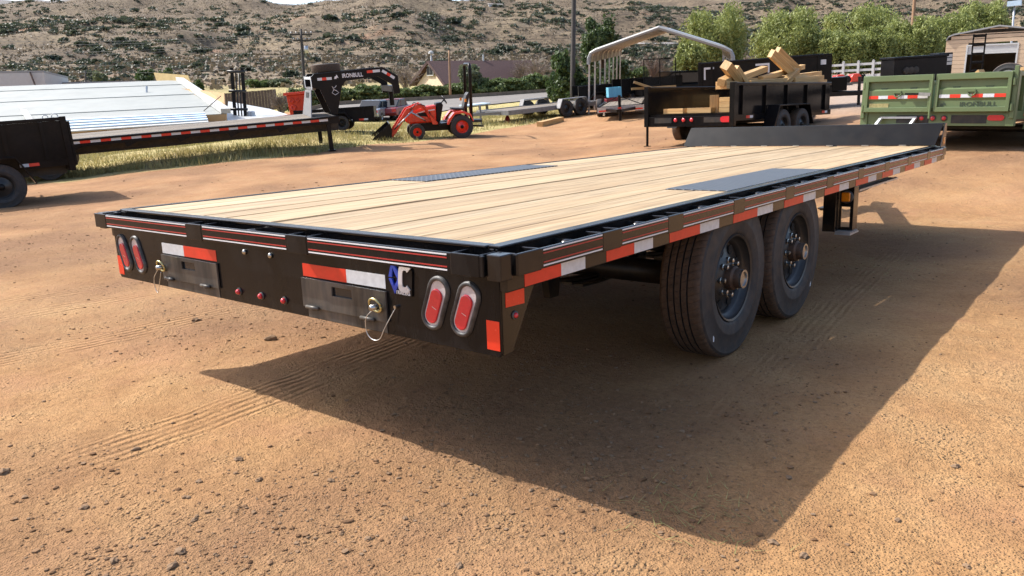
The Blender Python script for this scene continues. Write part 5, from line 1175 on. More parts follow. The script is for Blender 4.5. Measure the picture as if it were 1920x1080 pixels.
MB().hexa([V(p0[0], p0[1], -3), V(p1[0], p1[1], -3), V(p1[0], p1[1], -3)+d, V(p0[0], p0[1], -3)+d, p0-V(0, 0, .08), p1-V(0, 0, .08), p1+d-V(0, 0, .08), p0+d-V(0, 0, .08)]).build('wall', M['concrete'], GB_)
MB().hexa([p0-V(0, 0, .079), p1-V(0, 0, .079), p1+d-V(0, 0, .079), p0+d-V(0, 0, .079), p0, p1, p1+d, p0+d]).build('roof_edge', M['tanr'], GB_)
# white low building and brown board fence near the forklift
LW = thing('white_low_building', 'low white roofed annex between the tan parapet and the orange hopper', 'building')
p = [at(424, 226, 30), at(560, 221, 30), at(505, 204, 40), at(428, 190, 40)]
quadslab(p, .2).build('roof', M['white'], LW)
MB().hexa([V(q[0], q[1], -2.5) for q in p]+[q-V(0, 0, .21) for q in p]).build('wall', M['stucco'], LW)
for u in (468, 473): MB().lathe([(.14, 0), (.12, .22), (.02, .26)], at(u, 214, 33)+V(0, 0, -.12), 'z', 12).build('roof_vent', M['galv'], LW)
def board_fence(name, lbl, A_, B_, h, n, mt, cat='fence'):
    T = thing(name, lbl, cat); A_, B_ = V(*A_), V(*B_)
    for k in range(n):
        a = A_+(B_-A_)*k/n; b_ = A_+(B_-A_)*(k+.94)/n; th = V(*np.cross((B_-A_), V(0, 0, 1))); th = th/np.linalg.norm(th)*.03
        a[2] = b_[2] = float(gz(a[0], a[1])); hh = V(0, 0, h+.03*((k*7) % 3)/3)
        MB().hexa([a, b_, b_-th, a-th, a+hh, b_+hh, b_-th+hh, a-th+hh]).build('board', M[mt], T)
    return T
board_fence('board_fence', 'brown board fence behind the forklift and bare bushes', onground(395, 205, 62), onground(520, 200, 62), 1.55, 22, 'brownwall')

# ---- house with maroon roof
HS = thing('house', 'cream gabled house with dark maroon shingle roof behind the hedge', 'house')
rA, rB = at(802, 114, 72), at(996, 113, 77); eA, eB = at(834, 158, 69.5), at(1010, 150, 74.5); gA, gB = at(768, 158, 75), at(960, 150, 80)
rA2 = rA
def slab3(a, b_, c, d, th, nm, mt): return quadslab([a, b_, c, d], th).build(nm, M[mt], HS)
slab3(eA, eB, rB, rA, .18, 'roof_slope', 'shingle'); slab3(gB, gA, rA, rB, .18, 'roof_slope', 'shingle')
inset = (rB-rA)/np.linalg.norm(rB-rA)*.45; zb_ = float(gz(eA[0], eA[1]))-.5
w1, w2, w3 = eA+inset+(gA-eA)*.06, gA+inset+(eA-gA)*.06, rA+inset
lo = lambda p: V(p[0], p[1], zb_)
MB().add([lo(w1), lo(w2), w2-V(0, 0, .2), w3-V(0, 0, .2), w1-V(0, 0, .2)]+[q+inset*.5 for q in (lo(w1), lo(w2), w2-V(0, 0, .2), w3-V(0, 0, .2), w1-V(0, 0, .2))], [(0, 1, 2, 3, 4), (9, 8, 7, 6, 5), (0, 5, 6, 1), (1, 6, 7, 2), (0, 4, 9, 5)]).build('gable_wall', M['cream'], HS)
wb2 = eB-inset+(gB-eB)*.06
MB().hexa([lo(w1), lo(wb2), lo(wb2)+(w2-w1)*.05, lo(w1)+(w2-w1)*.05, w1-V(0, 0, .3), wb2-V(0, 0, .3), wb2+(w2-w1)*.05-V(0, 0, .3), w1+(w2-w1)*.05-V(0, 0, .3)]).build('long_wall', M['cream'], HS)
gdir = (w2-w1)/np.linalg.norm(w2-w1); cw = (w1+w2)/2+V(0, 0, .75)-inset*.02
nr_ = -inset/np.linalg.norm(inset)
wd_ = MB(); a = cw-gdir*.62; b_ = cw+gdir*.62
wd_.hexa([a, b_, b_+nr_*.05, a+nr_*.05, a+V(0, 0, .95), b_+V(0, 0, .95), b_+nr_*.05+V(0, 0, .95), a+nr_*.05+V(0, 0, .95)]); wn = wd_.build('window', M['white'], HS)
for s in (-1, 1):
    c_ = cw+gdir*.30*s+nr_*.052+V(0, 0, .10); MB().hexa([c_-gdir*.26, c_+gdir*.26, c_+gdir*.26+nr_*.02, c_-gdir*.26+nr_*.02, c_-gdir*.26+V(0, 0, .75), c_+gdir*.26+V(0, 0, .75), c_+gdir*.26+nr_*.02+V(0, 0, .75), c_-gdir*.26+nr_*.02+V(0, 0, .75)]).build('pane', M['glass'], wn)
for a, b_ in ((eA, rA), (gA, rA)): MB().beam(a-V(0, 0, .1)-inset*.03, b_-V(0, 0, .1)-inset*.03, .08, .26).build('barge_board', M['shingle'], HS)
MB().cyl(rA+(rB-rA)*.52-V(0, 0, .3), rA+(rB-rA)*.52+V(0, 0, .55), .09, n=10).build('flue', M['galv'], HS)
MB().cyl(at(809, 118, 73), at(808, 98, 73), .12, .06, n=8).lathe([(.25, 0), (.22, .2), (.02, .3)], at(808, 101, 73), 'z', 10).build('roof_vent', M['white'], HS)

# ---- tan metal garage
gb = onground(1768, 131, 45); zgb = float(gb[2])
GR = thing('garage', 'tan metal garage with pale rounded roof edge and half open roll door', 'garage', None, frame(gb, hdir(.80, -.60), PLUMB))
sc_ = 45/FPX; Wg = 5.1; ge = (146-73)*sc_; gr_ = (146-60)*sc_
prof = [(0, ge-.25), (.10, ge-.05), (.35, ge+.05), (Wg/2, gr_), (Wg-.35, ge+.05), (Wg-.1, ge-.05), (Wg, ge-.25)]
dx0, dx1, dzt = 1.13, 3.5, (146-92)*sc_
nb_ = int((gr_-.02)/.23)
front = MB()
def roofz(x): return float(np.interp(x, [p_[0] for p_ in prof], [p_[1] for p_ in prof]))
for k in range(nb_+1):
    z0, z1 = k*.23, min((k+1)*.23, gr_)
    segs = [(0.02, Wg-.02)] if z0 >= dzt else [(.02, dx0), (dx1, Wg-.02)]
    for x0, x1 in segs:
        xs_ = [x for x in np.linspace(x0, x1, 25)]
        ok = [x for x in xs_ if roofz(x) > z0+.04]
        if len(ok) < 2: continue
        MB().prism([(ok[0], z0+.012), (ok[-1], z0+.012), (min(ok[-1], x1), min(z1, roofz(ok[-1]))), (max(ok[0], x0), min(z1, roofz(ok[0])))], -.02+.0, .02).build('siding_panel', M['tan'], GR)
pts_ = prof
rfv = [(x, y, z+o_) for y in (-.15, 9.0) for o_ in (0, .08) for x, z in pts_]; n = len(pts_)
MB().add(rfv, [(2*n+i, 2*n+i+1, i+1, i) for i in range(n-1)]+[(n+i, n+i+1, 3*n+i+1, 3*n+i) for i in range(n-1)]+[(i, i+1, n+i+1, n+i) for i in range(n-1)]+[(2*n+i, 3*n+i, 3*n+i+1, 2*n+i+1) for i in range(n-1)]).build('roof', M['tanr'], GR)
for x0, x1 in ((0, .03), (Wg-.03, Wg)): box(GR, 'side_wall', 'tan', x0, x1, .021, 9, 0, ge-.25)
box(GR, 'back_wall', 'tan', .03, Wg-.03, 8.96, 9, 0, ge)
dr_ = MB().box(dx0-.08, dx0, -.045, .03, 0, dzt+.08).box(dx1, dx1+.08, -.045, .03, 0, dzt+.08).box(dx0, dx1, -.045, .03, dzt, dzt+.08).build('door_frame', M['white'], GR)
for k in range(4): MB().box(dx0, dx1, -.0, .02, dzt-.11*(k+1)+.004, dzt-.11*k).build('roll_door_slat', M['white'], GR)
box(GR, 'floor', 'concrete', .03, Wg-.03, .03, 8.9, -.1, .03)

# ---- white rail fence
FP = [(1530, 152, 50), (1580, 149, 49), (1636, 145, 48), (1690, 141, 47), (1765, 136, 46)]
FN = thing('rail_fence', 'white three rail ranch fence in front of the green trees', 'fence')
pp = []
for a, b_ in zip(FP, FP[1:]):
    for t in (0, .5): pp.append(onground(*(a[i]*(1-t)+b_[i]*t for i in range(3))))
pp.append(onground(*FP[-1]))
for k, p in enumerate(pp):
    o = MB().box(-.065, .065, -.065, .065, -.1, 1.22).prism([(-.075, 1.22), (.075, 1.22), (0, 1.29)], -.075, .075).build('fence_post', M['white'], FN); o.location = p
    if k:
        q = pp[k-1]
        for z in (.35, .70, 1.05): MB().beam(q+V(0, 0, z), p+V(0, 0, z), .04, .14).build('fence_rail', M['white'], FN)
# small red implements on a pallet by the fence
for i, (u, d, lbl) in enumerate(((1567, 43, 'small red implement on a pallet left of its twin by the white fence'), (1597, 45, 'small red implement right of its twin by the white fence'))):
    T = thing('red_implement', lbl, 'implement', 'red implements by the fence', stand(u, 158, d, 1, .1))
    box(T, 'pallet', 'oldwood', -.05, 1.0, 0, .6, 0, .12); MB().prism([(0, .13), (.6, .13), (.6, .45), (.45, .60), (.1, .56), (0, .40)], .05, .55).build('casing', M['red'], T, bevel=.02)
    MB().lathe([(.16, 0), (.16, -.08), (.05, -.09)], (.78, .15, .30), 'y', 14).box(.62, .9, .16, .5, .13, .5).build('drive_unit', M['blackd'], T)

# ---- road and kerb line
near = [(560, 240, 38), (690, 214, 40), (880, 203, 43), (1050, 188, 49), (1100, 184, 52)]; farr = [(560, 226, 52), (690, 200, 54), (880, 187, 56), (1050, 177, 60), (1100, 174, 62)]
vsx, fsx = [], []
m_ = 40
for k in range(m_+1):
    t = k/m_*4; i = min(int(t), 3); f = t-i
    A_ = at(*(near[i][j]*(1-f)+near[i+1][j]*f for j in range(3))); B_ = at(*(farr[i][j]*(1-f)+farr[i+1][j]*f for j in range(3)))
    for s in range(7): q = A_+(B_-A_)*s/6; vsx.append((q[0], q[1], float(gz(q[0], q[1]))+.05))
for k in range(m_):
    for s in range(6): a = k*7+s; fsx.append((a, a+1, a+8, a+7))
tag(link('road', fastmesh('road', vsx, fsx, M['asphalt'], True)), kind='structure')
WL = thing('roadside_wall', 'low tan concrete wall running along the far side of the road', 'wall')
for k in range(m_):
    a = V(*vsx[k*7+6]); b_ = V(*vsx[(k+1)*7+6]); MB().beam(a+V(0, 0, .10), a+(b_-a)*.985+V(0, 0, .10), .25, .30).build('wall_block', M['lowwall'], WL)

# ------------------------------------------------------------------ plants
def leaves(cent, size, stretch, rnd, droop=0.0):
    """one kite-shaped leaf (two triangles) at every centre"""
    n = len(cent); d = rnd.normal(size=(n, 3)); d[:, 2] = d[:, 2]*(1-droop)-droop*1.2; d /= np.linalg.norm(d, axis=1)[:, None]
    a = np.cross(d, rnd.normal(size=(n, 3))); a /= np.linalg.norm(a, axis=1)[:, None]
    s = size*rnd.uniform(.6, 1.35, (n, 1))
    v = np.stack([cent-d*s*stretch/2, cent+a*s/2, cent+d*s*stretch/2, cent-a*s/2], 1).reshape(-1, 3)
    f = np.arange(4*n).reshape(-1, 4); return v, f
def crown_pts(rnd, n, rx, ry, rz, z0, clumps, lump=.34, weep=0, top=.0):
    """points in clumps spread over an uneven crown"""
    out = []
    th = rnd.uniform(0, 2*math.pi, clumps); ph = rnd.uniform(-.75, 1, clumps); k = rnd.uniform(.45, 1.0, clumps)**.6
    cx = rx*k*np.cos(th)*np.sqrt(1-ph**2*.8); cy = ry*k*np.sin(th)*np.sqrt(1-ph**2*.8); cz = z0+rz*ph*k
    w = rnd.uniform(.5, 1.6, clumps); w = (w/w.sum()*n).astype(int)
    for x, y, z, m_ in zip(cx, cy, cz, w):
        s = lump*rnd.uniform(.6, 1.25); q = rnd.normal(size=(m_, 3)); q /= (np.linalg.norm(q, axis=1)[:, None]+1e-9); q *= rnd.uniform(.35, 1, (m_, 1))
        q = q*np.array([rx*s, ry*s, rz*s*.8])
        if weep:
            t = rnd.uniform(0, 1, m_)**1.5; q[:, 2] -= t*weep; q[:, :2] *= (1-.25*t)[:, None]
        out.append(q+np.array([x, y, z]))
    return np.vstack(out)
def limbs(mb, h, rx, rnd, n=6, r=.12, spread=.6):
    mb.tube([(0, 0, -.2), (.03*h, .02*h, h*.25), (0, .03*h, h*.5)], [r*1.3, r, r*.75], 8)
    for k in range(n):
        t = 2*math.pi*k/n+rnd.uniform(-.4, .4); z0 = h*rnd.uniform(.22, .5); e = rx*spread*rnd.uniform(.7, 1.1)
        mb.tube([(0, .02*h, z0), (e*.45*math.cos(t), e*.45*math.sin(t), z0+h*.16), (e*math.cos(t), e*math.sin(t), z0+h*rnd.uniform(.28, .42))], [r*.6, r*.38, r*.12], 6)
    return mb
def tree(name, lbl, cat, grp, u, vb, vt, d, wpx, mt, n=7000, leaf=.16, style='round', seed=0, clumps=46, base=None):
    rnd = np.random.default_rng(seed+100); p = onground(u, vb, d); h = float(at(u, vt, d)[2]-p[2]); rx = wpx*d/FPX/2
    T = thing(name, lbl, cat, grp, Matrix.Translation(Vector(p)))
    if style == 'weep': c = crown_pts(rnd, n, rx*.86, rx*.86, h*.40, h*.60, clumps, .29, weep=h*.30); c = c[c[:, 2] > h*.06]; st, dr = 2.6, .75
    elif style == 'shrub': c = crown_pts(rnd, n, rx*.9, rx*.9, h*.50, h*.46, clumps, .42); c = c[c[:, 2] > 0.02]; st, dr = 1.6, 0
    else: c = crown_pts(rnd, n, rx*.88, rx*.88, h*.38, h*.60, clumps, .38); st, dr = 1.7, .1
    limbs(MB(), h, rx, rnd, 7, max(.05, h*.022)).build('trunk', M['bark'], T, smooth=True)
    v, f = leaves(c, leaf, st, rnd, dr); link('crown', fastmesh('crown', v, f, M[mt]), T)
    return T
PT = 'weeping pepper trees beyond the fence'
for i, (u, vb, vt, d, w_, lb) in enumerate([
    (1338, 165, 14, 52, 118, 'tall bright green weeping tree right of the carport roof'), (1472, 158, 18, 58, 122, 'weeping green tree behind the black trailers left of the fence'),
    (1605, 148, 10, 70, 135, 'tall weeping green tree behind the left end of the white fence'), (1570, 150, 58, 56, 90, 'low bright weeping tree at the left end of the white fence'),
    (1640, 145, 52, 57, 80, 'low bright weeping tree behind the second fence bay'), (1700, 142, 38, 58, 105, 'broad weeping tree behind the middle of the white fence'),
    (1765, 140, 30, 62, 120, 'weeping green tree behind the right end of the white fence'), (1832, 135, 4, 66, 100, 'tallest weeping tree behind the garage roof'),
    (1295, 172, 82, 46, 62, 'low weeping tree close to the right carport post'), (1530, 152, 62, 60, 60, 'narrow weeping tree between the trailers and the fence')]):
    tree('pepper_tree', lb, 'tree', PT, u, vb, vt-2, d, w_*1.12, 'pepper', 19000, .085*d/55, 'weep', i, 120)
tree('leafy_tree', 'dark round tree standing behind the carport peak', 'tree', None, 1127, 162, 38, 60, 70, 'darkleaf', 8000, .15, 'round', 31, 50)
tree('leafy_tree', 'grey green olive tree in front of the maroon roof house', 'tree', None, 882, 184, 122, 60, 46, 'oliveleaf', 4500, .15, 'round', 32, 40)
BS = [(1062, 196, 100, 41, 56, 'darkleaf', 'tall dark bush growing around the foot of the tall pole'), (1092, 197, 142, 36.5, 56, 'darkleaf', 'broad low bush in front of the tall pole'), (1045, 190, 140, 44, 34, 'darkleaf', 'small bush left of the tall pole'),
      (1150, 192, 112, 47, 70, 'darkleaf', 'dark bush seen between the carport posts'), (1195, 188, 128, 49, 50, 'hedge', 'green bush at the back corner of the carport'), (1262, 182, 140, 52, 60, 'oliveleaf', 'pale green bush behind the mesh ramp'), (1400, 170, 120, 50, 60, 'pepper', 'green bush between the two weeping trees')]
for i, (u, vb, vt, d, w_, mt, lb) in enumerate(BS): tree('bush', lb, 'bush', 'bushes around the carport', u, vb, vt, d, w_, mt, 5200, .13, 'shrub', 50+i, 34)
ub = np.linspace(560, 1030, 19)
ORD = 'first second third fourth fifth sixth seventh eighth ninth tenth eleventh twelfth thirteenth fourteenth fifteenth sixteenth seventeenth eighteenth last'.split()
for i, u in enumerate(ub):
    vt = float(np.interp(u, [560, 620, 700, 760, 830, 880, 930, 1030], [172, 168, 162, 166, 162, 152, 149, 144]))-2-random.uniform(-3, 3)
    d = float(np.interp(u, [560, 700, 1030], [57, 58, 61.5])); vb = float(np.interp(u, [560, 690, 880, 1030], [212, 202, 191, 183]))
    tree('hedge_shrub', ORD[i]+' shrub from the left in the long green hedge along the road', 'shrub', 'hedge along the road', u, vb, vt, d, 58, 'hedge', 4200, .14, 'shrub', 80+i, 26)
for i, (u, vb, vt, d, w_, mt, lb) in enumerate([(480, 175, 148, 95, 34, 'hedge', 'green shrub at the foot of the hill left of the cross arm pole'), (497, 175, 152, 95, 24, 'hedge', 'small green shrub beside the cross arm pole'), (527, 176, 150, 95, 40, 'oliveleaf', 'pale shrub right of the forklift mast'), (276, 165, 131, 80, 44, 'darkleaf', 'dark tree behind the yellow parapet'), (190, 168, 134, 80, 26, 'oliveleaf', 'small grey green tree behind the grey flat building'),
    (372, 178, 152, 70, 30, 'darkleaf', 'dark bush behind the tan parapet'), (102, 165, 145, 75, 22, 'oliveleaf', 'small pale bush behind the white block building'), (310, 160, 127, 90, 24, 'hedge', 'small bright tree behind the yellow parapet')]):
    tree('hill_foot_shrub', lb, 'shrub', 'shrubs at the foot of the hill', u, vb, vt, d, w_, mt, 1800, .26, 'shrub', 120+i, 20)
# bare winter trees
def bare(lbl, u, vb, vt, d, wpx, seed):
    rnd = np.random.default_rng(seed); p = onground(u, vb, d); h = float(at(u, vt, d)[2]-p[2]); rx = wpx*d/FPX/2
    T = thing('bare_tree', lbl, 'tree', 'leafless trees near the house', Matrix.Translation(Vector(p)))
    MB().tube([(0, 0, -.2), (.05, 0, h*.25), (0, .05, h*.45)], [.10, .08, .05], 7).build('trunk', M['twig'], T)
    mb = MB()
    for k in range(70):
        t = rnd.uniform(0, 2*math.pi); e = rx*rnd.uniform(.3, 1); z0 = h*rnd.uniform(.05, .45); z1 = h*rnd.uniform(.5, 1)*math.sqrt(max(.1, 1-(e/rx)**2*.5))
        a = V(0, 0, z0); c = V(e*math.cos(t), e*math.sin(t), z1); m_ = a*.5+c*.5+V(0, 0, h*.08); mb.tube([a, m_, c], [.03, .02, .008], 4, False)
        for j in range(5):
            s = rnd.uniform(.4, 1); b0_ = a*(1-s)+c*s; mb.tube([b0_, b0_+V(*rnd.normal(0, rx*.18, 2), abs(rnd.normal(0, h*.12)))], [.012, .005], 3, False)
    mb.build('crown', M['twig'], T); return T
for i, a in enumerate((('bare grey tree right of the maroon roof', 1010, 180, 98, 70, 70), ('bare brown tree left of the house gable', 762, 182, 112, 68, 66), ('bare brush beside the brown board fence', 528, 205, 165, 45, 48), ('bare tree seen through the carport arch', 1225, 178, 95, 66, 70), ('second bare tree behind the hedge end', 978, 178, 104, 74, 46), ('bare bushy tree between the weeping trees', 1405, 165, 95, 66, 50))): bare(*a[:1], *a[1:], 300+i)

# grass blades along the bank
def grass():
    N = 150000; u = rng.uniform(-40, 1110, N); r = rng.uniform(19.5, 38, N)
    f3 = np.append(F2, 0); r3 = np.append(R2, 0)
    x = CAM[0]+r*(F2[0]+(u-960)/FPX*R2[0]); y = CAM[1]+r*(F2[1]+(u-960)/FPX*R2[1])
    g = grass_mask(x, y); nn = fbm(x*.7, y*.7, 4, 77)+.5; keep = rng.uniform(0, 1, N) < g*np.clip(nn*2.1-.65, .05, 1)
    x, y, r = x[keep], y[keep], r[keep]; n = len(x); z = gz(x, y)
    h = rng.uniform(.05, .20, n)*(.6+np.clip(fbm(x*.5, y*.5, 3, 5)*2+.5, 0, 1)); a = rng.uniform(0, 2*math.pi, n); w_ = .012
    lean = rng.normal(0, .35, (n, 2))*h[:, None]
    b = np.stack([x, y, z-.01], 1); dx = np.stack([np.cos(a)*w_, np.sin(a)*w_, np.zeros(n)], 1)
    v = np.stack([b-dx, b+dx, b+np.stack([lean[:, 0], lean[:, 1], h], 1)], 1).reshape(-1, 3)
    return v, np.arange(3*n).reshape(-1, 3)
v, f = grass(); tag(link('grass', fastmesh('grass', v, f, M['grass'])), 'dry yellow green grass on the bank behind the gooseneck trailer', 'grass', kind='stuff')
# faint weeds and straw in the shade of the trailer
def straw():
    N = 2600; c = np.array([onground(1700, 420, 7.2)[:2], onground(1570, 490, 5.8)[:2], onground(1320, 1015, 2.3)[:2], onground(1250, 1000, 2.35)[:2], onground(1800, 380, 8.5)[:2]]); k = rng.integers(0, 5, N)
    p = c[k]+rng.normal(0, 1, (N, 2))*np.where(k[:, None] < 2, .35, np.where(k[:, None] == 4, .5, .10)); keep = rng.uniform(0, 1, N) < np.where(k >= 2, .12, .6); p = p[keep]; n = len(p); z = gz(p[:, 0], p[:, 1])
    a = rng.uniform(0, 2*math.pi, n); l = rng.uniform(.02, .07, n); d = np.stack([np.cos(a)*l, np.sin(a)*l, rng.uniform(.003, .02, n)], 1); w_ = np.stack([-np.sin(a), np.cos(a), np.zeros(n)], 1)*.0016
    b = np.stack([p[:, 0], p[:, 1], z+.004], 1); return np.stack([b-w_, b+w_, b+d], 1).reshape(-1, 3), np.arange(3*n).reshape(-1, 3)
v, f = straw(); tag(link('straw', fastmesh('straw', v, f, M['grass'])), 'loose straw and thin weeds on the dirt under the trailer', 'straw', kind='stuff')

# ------------------------------------------------------------------ stones
def stone_mesh(seed, sub=1):
    bm = bmesh.new(); bmesh.ops.create_icosphere(bm, subdivisions=sub, radius=1); r = np.random.default_rng(seed)
    for v in bm.verts: v.co *= r.uniform(.55, 1.2); v.co.z *= .6; v.co.x *= 1.25
    vs_ = np.array([v.co[:] for v in bm.verts]); fs_ = np.array([[v.index for v in f.verts] for f in bm.faces]); bm.free(); return vs_, fs_
def stone_mat(name, a, b_, c):
    mt, t, bb = nodes(name); geo = t.nodes.new('ShaderNodeNewGeometry'); oi = t.nodes.new('ShaderNodeObjectInfo')
    n = noise(t, coords(t), 1.6, 2); rnd_ = geo.outputs['Random Per Island']
    col = ramp(t, [(0, a), (.5, b_), (1, c)], rnd_); col = mixc(t, .5, col, ramp(t, [(.3, (.6, .6, .6)), (.7, (1.25, 1.25, 1.25))], noise(t, coords(t), 60, 4)), 'MULTIPLY')
    t.links.new(col, bb.inputs['Base Color']); bb.inputs['Roughness'].default_value = 1; bb.inputs['Specular IOR Level'].default_value = .1; return mt
M['stone'] = stone_mat('gravel_stones', (.14, .078, .042), (.27, .160, .088), (.225, .155, .10))
base = [stone_mesh(s, 1) for s in range(6)]
def scatter(N, rmin, rmax, smin, smax, seed, pw=1.0):
    r_ = np.random.default_rng(seed); vs_, fs_, o = [], [], 0
    az = -0.6847+r_.uniform(-.62, .62, N); r = rmin*(rmax/rmin)**(r_.uniform(0, 1, N)**pw)
    x, y = CAM[0]+r*np.sin(az), CAM[1]+r*np.cos(az)
    keep = r_.uniform(0, 1, N) < np.clip(gritf(x, y), .05, 1)
    x, y = x[keep], y[keep]; n = len(x); z = gz(x, y); s = smin*(smax/smin)**(r_.uniform(0, 1, n)**2.6); a = r_.uniform(0, 2*math.pi, n)
    for k in range(6):
        m_ = np.arange(n) % 6 == k; bv, bf = base[k]; c, q = np.cos(a[m_]), np.sin(a[m_]); S = s[m_]
        X_ = (bv[None, :, 0]*c[:, None]-bv[None, :, 1]*q[:, None])*S[:, None]+x[m_][:, None]; Y_ = (bv[None, :, 0]*q[:, None]+bv[None, :, 1]*c[:, None])*S[:, None]+y[m_][:, None]; Z_ = bv[None, :, 2]*S[:, None]+(z[m_]+S*.22)[:, None]
        V_ = np.stack([X_, Y_, Z_], -1).reshape(-1, 3); F_ = (bf[None]+(np.arange(m_.sum())*len(bv))[:, None, None]).reshape(-1, 3)+o
        vs_.append(V_); fs_.append(F_); o += len(V_)
    return np.vstack(vs_), np.vstack(fs_)
v1, f1 = scatter(34000, 1.0, 5.5, .0014, .0072, 1); v2, f2 = scatter(15000, 2.0, 18, .003, .012, 2); v3, f3 = scatter(1500, 9, 34, .008, .026, 3)
vv_ = np.vstack([v1, v2, v3]); ff_ = np.vstack([f1, f2+len(v1), f3+len(v1)+len(v2)])
tag(link('gravel', fastmesh('gravel', vv_, ff_, M['stone'])), 'small loose stones and grit scattered over the brown dirt', 'gravel', kind='stuff')
big = [stone_mesh(40+s, 2) for s in range(3)]; bm_ = [fastmesh('stone', v, f, M['stone']) for v, f in big]
SL = [(338, 1038, 15), (322, 1066, 12), (448, 862, 10), (485, 900, 9), (508, 635, 13), (8, 888, 13), (160, 956, 10), (215, 1055, 11), (368, 602, 9), (760, 975, 8), (1508, 1045, 11), (1448, 1020, 11), (1683, 978, 9), (620, 905, 8), (365, 975, 8), (690, 1010, 9), (860, 1062, 10), (1792, 876, 9), (1812, 1063, 10), (255, 845, 9)]
for i, (u, v_, px) in enumerate(SL):
    t = (0.0-CAM[2])/ray(u, v_)[2]; p = CAM+ray(u, v_)*t; s = px*t/FPX*.85
    o = link('stone', bm_[i % 3], loc=(p[0], p[1], float(gz(p[0], p[1]))+s*.25)); o.scale = (s, s*.85, s*.9); o.rotation_euler = (0, 0, i*1.7)
    tag(o, 'small weathered stone lying loose on the brown dirt', 'stone', 'larger stones on the dirt')

# ------------------------------------------------------------------ hillside scrub and far houses
def shrub_mesh(seed, n):
    r = np.random.default_rng(seed); c = r.normal(size=(n, 3)); c /= np.linalg.norm(c, axis=1)[:, None]; c *= r.uniform(.5, 1, (n, 1)); c[:, 2] = np.abs(c[:, 2])*.75; return leaves(c, .46, 1.2, r)
SM = [fastmesh('chaparral_shrub', *shrub_mesh(s, 130), M['scrub']) for s in range(5)]
def hillspots(N, seed):
    r = np.random.default_rng(seed); u = r.uniform(-120, 2040, N); d = 115+r.uniform(0, 1, N)**1.1*560
    x = CAM[0]+d*(F2[0]+(u-960)/FPX*R2[0]); y = CAM[1]+d*(F2[1]+(u-960)/FPX*R2[1])
    dn = np.interp(u, [-120, 0, 200, 300, 420, 640, 760, 880, 1000, 1500, 1700, 2040], [1, 1, 1, .6, .3, .25, .4, .65, 1, 1, .8, .7])
    dn = dn*np.clip(fbm(x/55, y/55, 4, 61)*3.4+.6, .03, 1)*np.clip(np.where(u < 800, 1.25-(d-430)/220, 1), .12, 1)
    k = r.uniform(0, 1, N) < dn; return x[k], y[k], d[k], r
x, y, d, r_ = hillspots(27000, 5); s = r_.uniform(.7, 1.0, len(x))*r_.choice([.95, 1.4, 2.0, 3.0], len(x), p=[.40, .35, .18, .07])*np.clip(d/330, .45, 1.2); z = gz(x, y)
order = np.argsort(-s/d); top_, rest = order[:300], order[300:]
for k, i in enumerate(top_):
    o = link('chaparral_shrub', SM[k % 5], loc=(x[i], y[i], z[i]-.1*s[i])); o.scale = (s[i]*1.15, s[i]*1.15, s[i]); o.rotation_euler = (0, 0, k*1.3)
    tag(o, 'dark green shrub dotted on the dry hillside', 'shrub', 'shrubs dotted over the hillside')
sv, sf, oo = [], [], 0
sb = [shrub_mesh(70+k, 40) for k in range(4)]
for k, i in enumerate(rest):
    bv, bf = sb[k % 4]; sv.append(bv*np.array([1.2, 1.2, 1.0])*s[i]+np.array([x[i], y[i], z[i]-.1*s[i]])); sf.append(bf+oo); oo += len(bv)
tag(link('hillside_scrub', fastmesh('hillside_scrub', np.vstack(sv), np.vstack(sf), M['scrub'])), 'smaller dark scrub scattered over the far hillside', 'scrub', kind='stuff')
M['sage'] = leaf_mat('sage_scrub', (.080, .062, .040), (.130, .102, .064), (.190, .150, .092), .05)
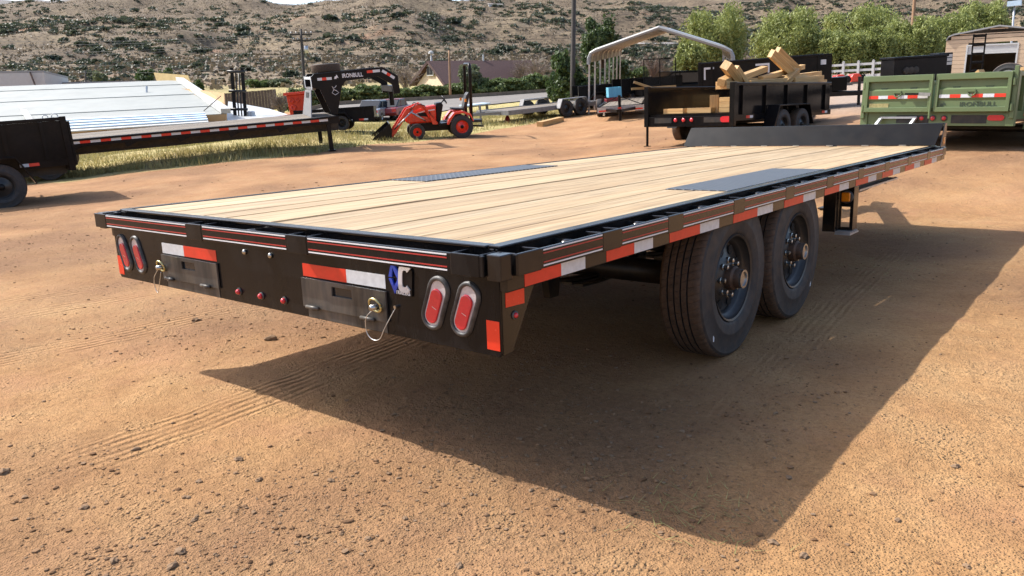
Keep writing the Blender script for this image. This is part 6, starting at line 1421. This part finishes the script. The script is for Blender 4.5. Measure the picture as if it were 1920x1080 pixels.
def sage():
    N = 36000; r = np.random.default_rng(9); u = r.uniform(-120, 2040, N); dd = 95+r.uniform(0, 1, N)**.8*560
    X_ = CAM[0]+dd*(F2[0]+(u-960)/FPX*R2[0]); Y_ = CAM[1]+dd*(F2[1]+(u-960)/FPX*R2[1]); Z_ = gz(X_, Y_)
    c = np.repeat(np.stack([X_, Y_, Z_], 1), 5, 0)+r.normal(0, 1, (5*N, 3))*np.array([.45, .45, .22])*np.repeat(.6+dd/400, 5)[:, None]
    c[:, 2] += .2; return leaves(c, .62, 1.1, r)
tag(link('sage_scrub', fastmesh('sage_scrub', *sage(), M['sage'])), 'low grey brown sage covering the dry hillside', 'scrub', kind='stuff')
def far_house(lbl, u, v, d, wpx, hpx, wallm, roofm, yaw=.2):
    p = at(u, v, d); g = V(p[0], p[1], float(gz(p[0], p[1]))); w_ = wpx*d/FPX; h = max(2.2, hpx*d/FPX)
    T = thing('hillside_house', lbl, 'house', 'houses on the far hillside', frame(g, hdir(1, yaw), PLUMB)); dp = min(w_*.6, 7)
    box(T, 'wall', wallm, -w_/2, w_/2, 0, dp, -2.0, h*.68)
    MB().prism([(-.4, h*.681), (dp+.4, h*.681), (dp/2, h*1.05)], -w_/2-.4, w_/2+.4, 'x').build('roof', M[roofm], T)
    for k in range(max(2, int(w_/4))):
        x0 = -w_/2+w_*(k+.5)/max(2, int(w_/4)); box(T, 'window', 'glass', x0-.5, x0+.5, -.04, -.001, h*.25, h*.52)
M['dustyroof'] = pm('dusty_roof', (.34, .31, .29), .8, 0, .15, 1)
for a in (('pale long house high on the hillside above the maroon roof', 893, 50, 420, 42, 8, 'white', 'dustyroof'), ('white house on the hillside left of the tall pole', 945, 64, 360, 26, 9, 'white', 'blueroof'), ('small pale blue house beside the tall pole on the hillside', 1053, 76, 330, 20, 9, 'blueroof', 'white'),
          ('pale house on the hillside just above the carport peak', 1218, 40, 420, 34, 7, 'cream', 'dustyroof'), ('dusty roofed house above the carport left slope', 1165, 52, 380, 22, 8, 'tan', 'dustyroof'), ('long low house on the hillside left of the weeping tree', 1260, 52, 360, 36, 7, 'white', 'dustyroof'),
          ('faint pale house near the ridge right of the pole', 930, 18, 560, 26, 5, 'white', 'dustyroof'), ('low grey house above the bare tree on the hill', 985, 66, 350, 26, 7, 'cream', 'dustyroof')): far_house(*a)
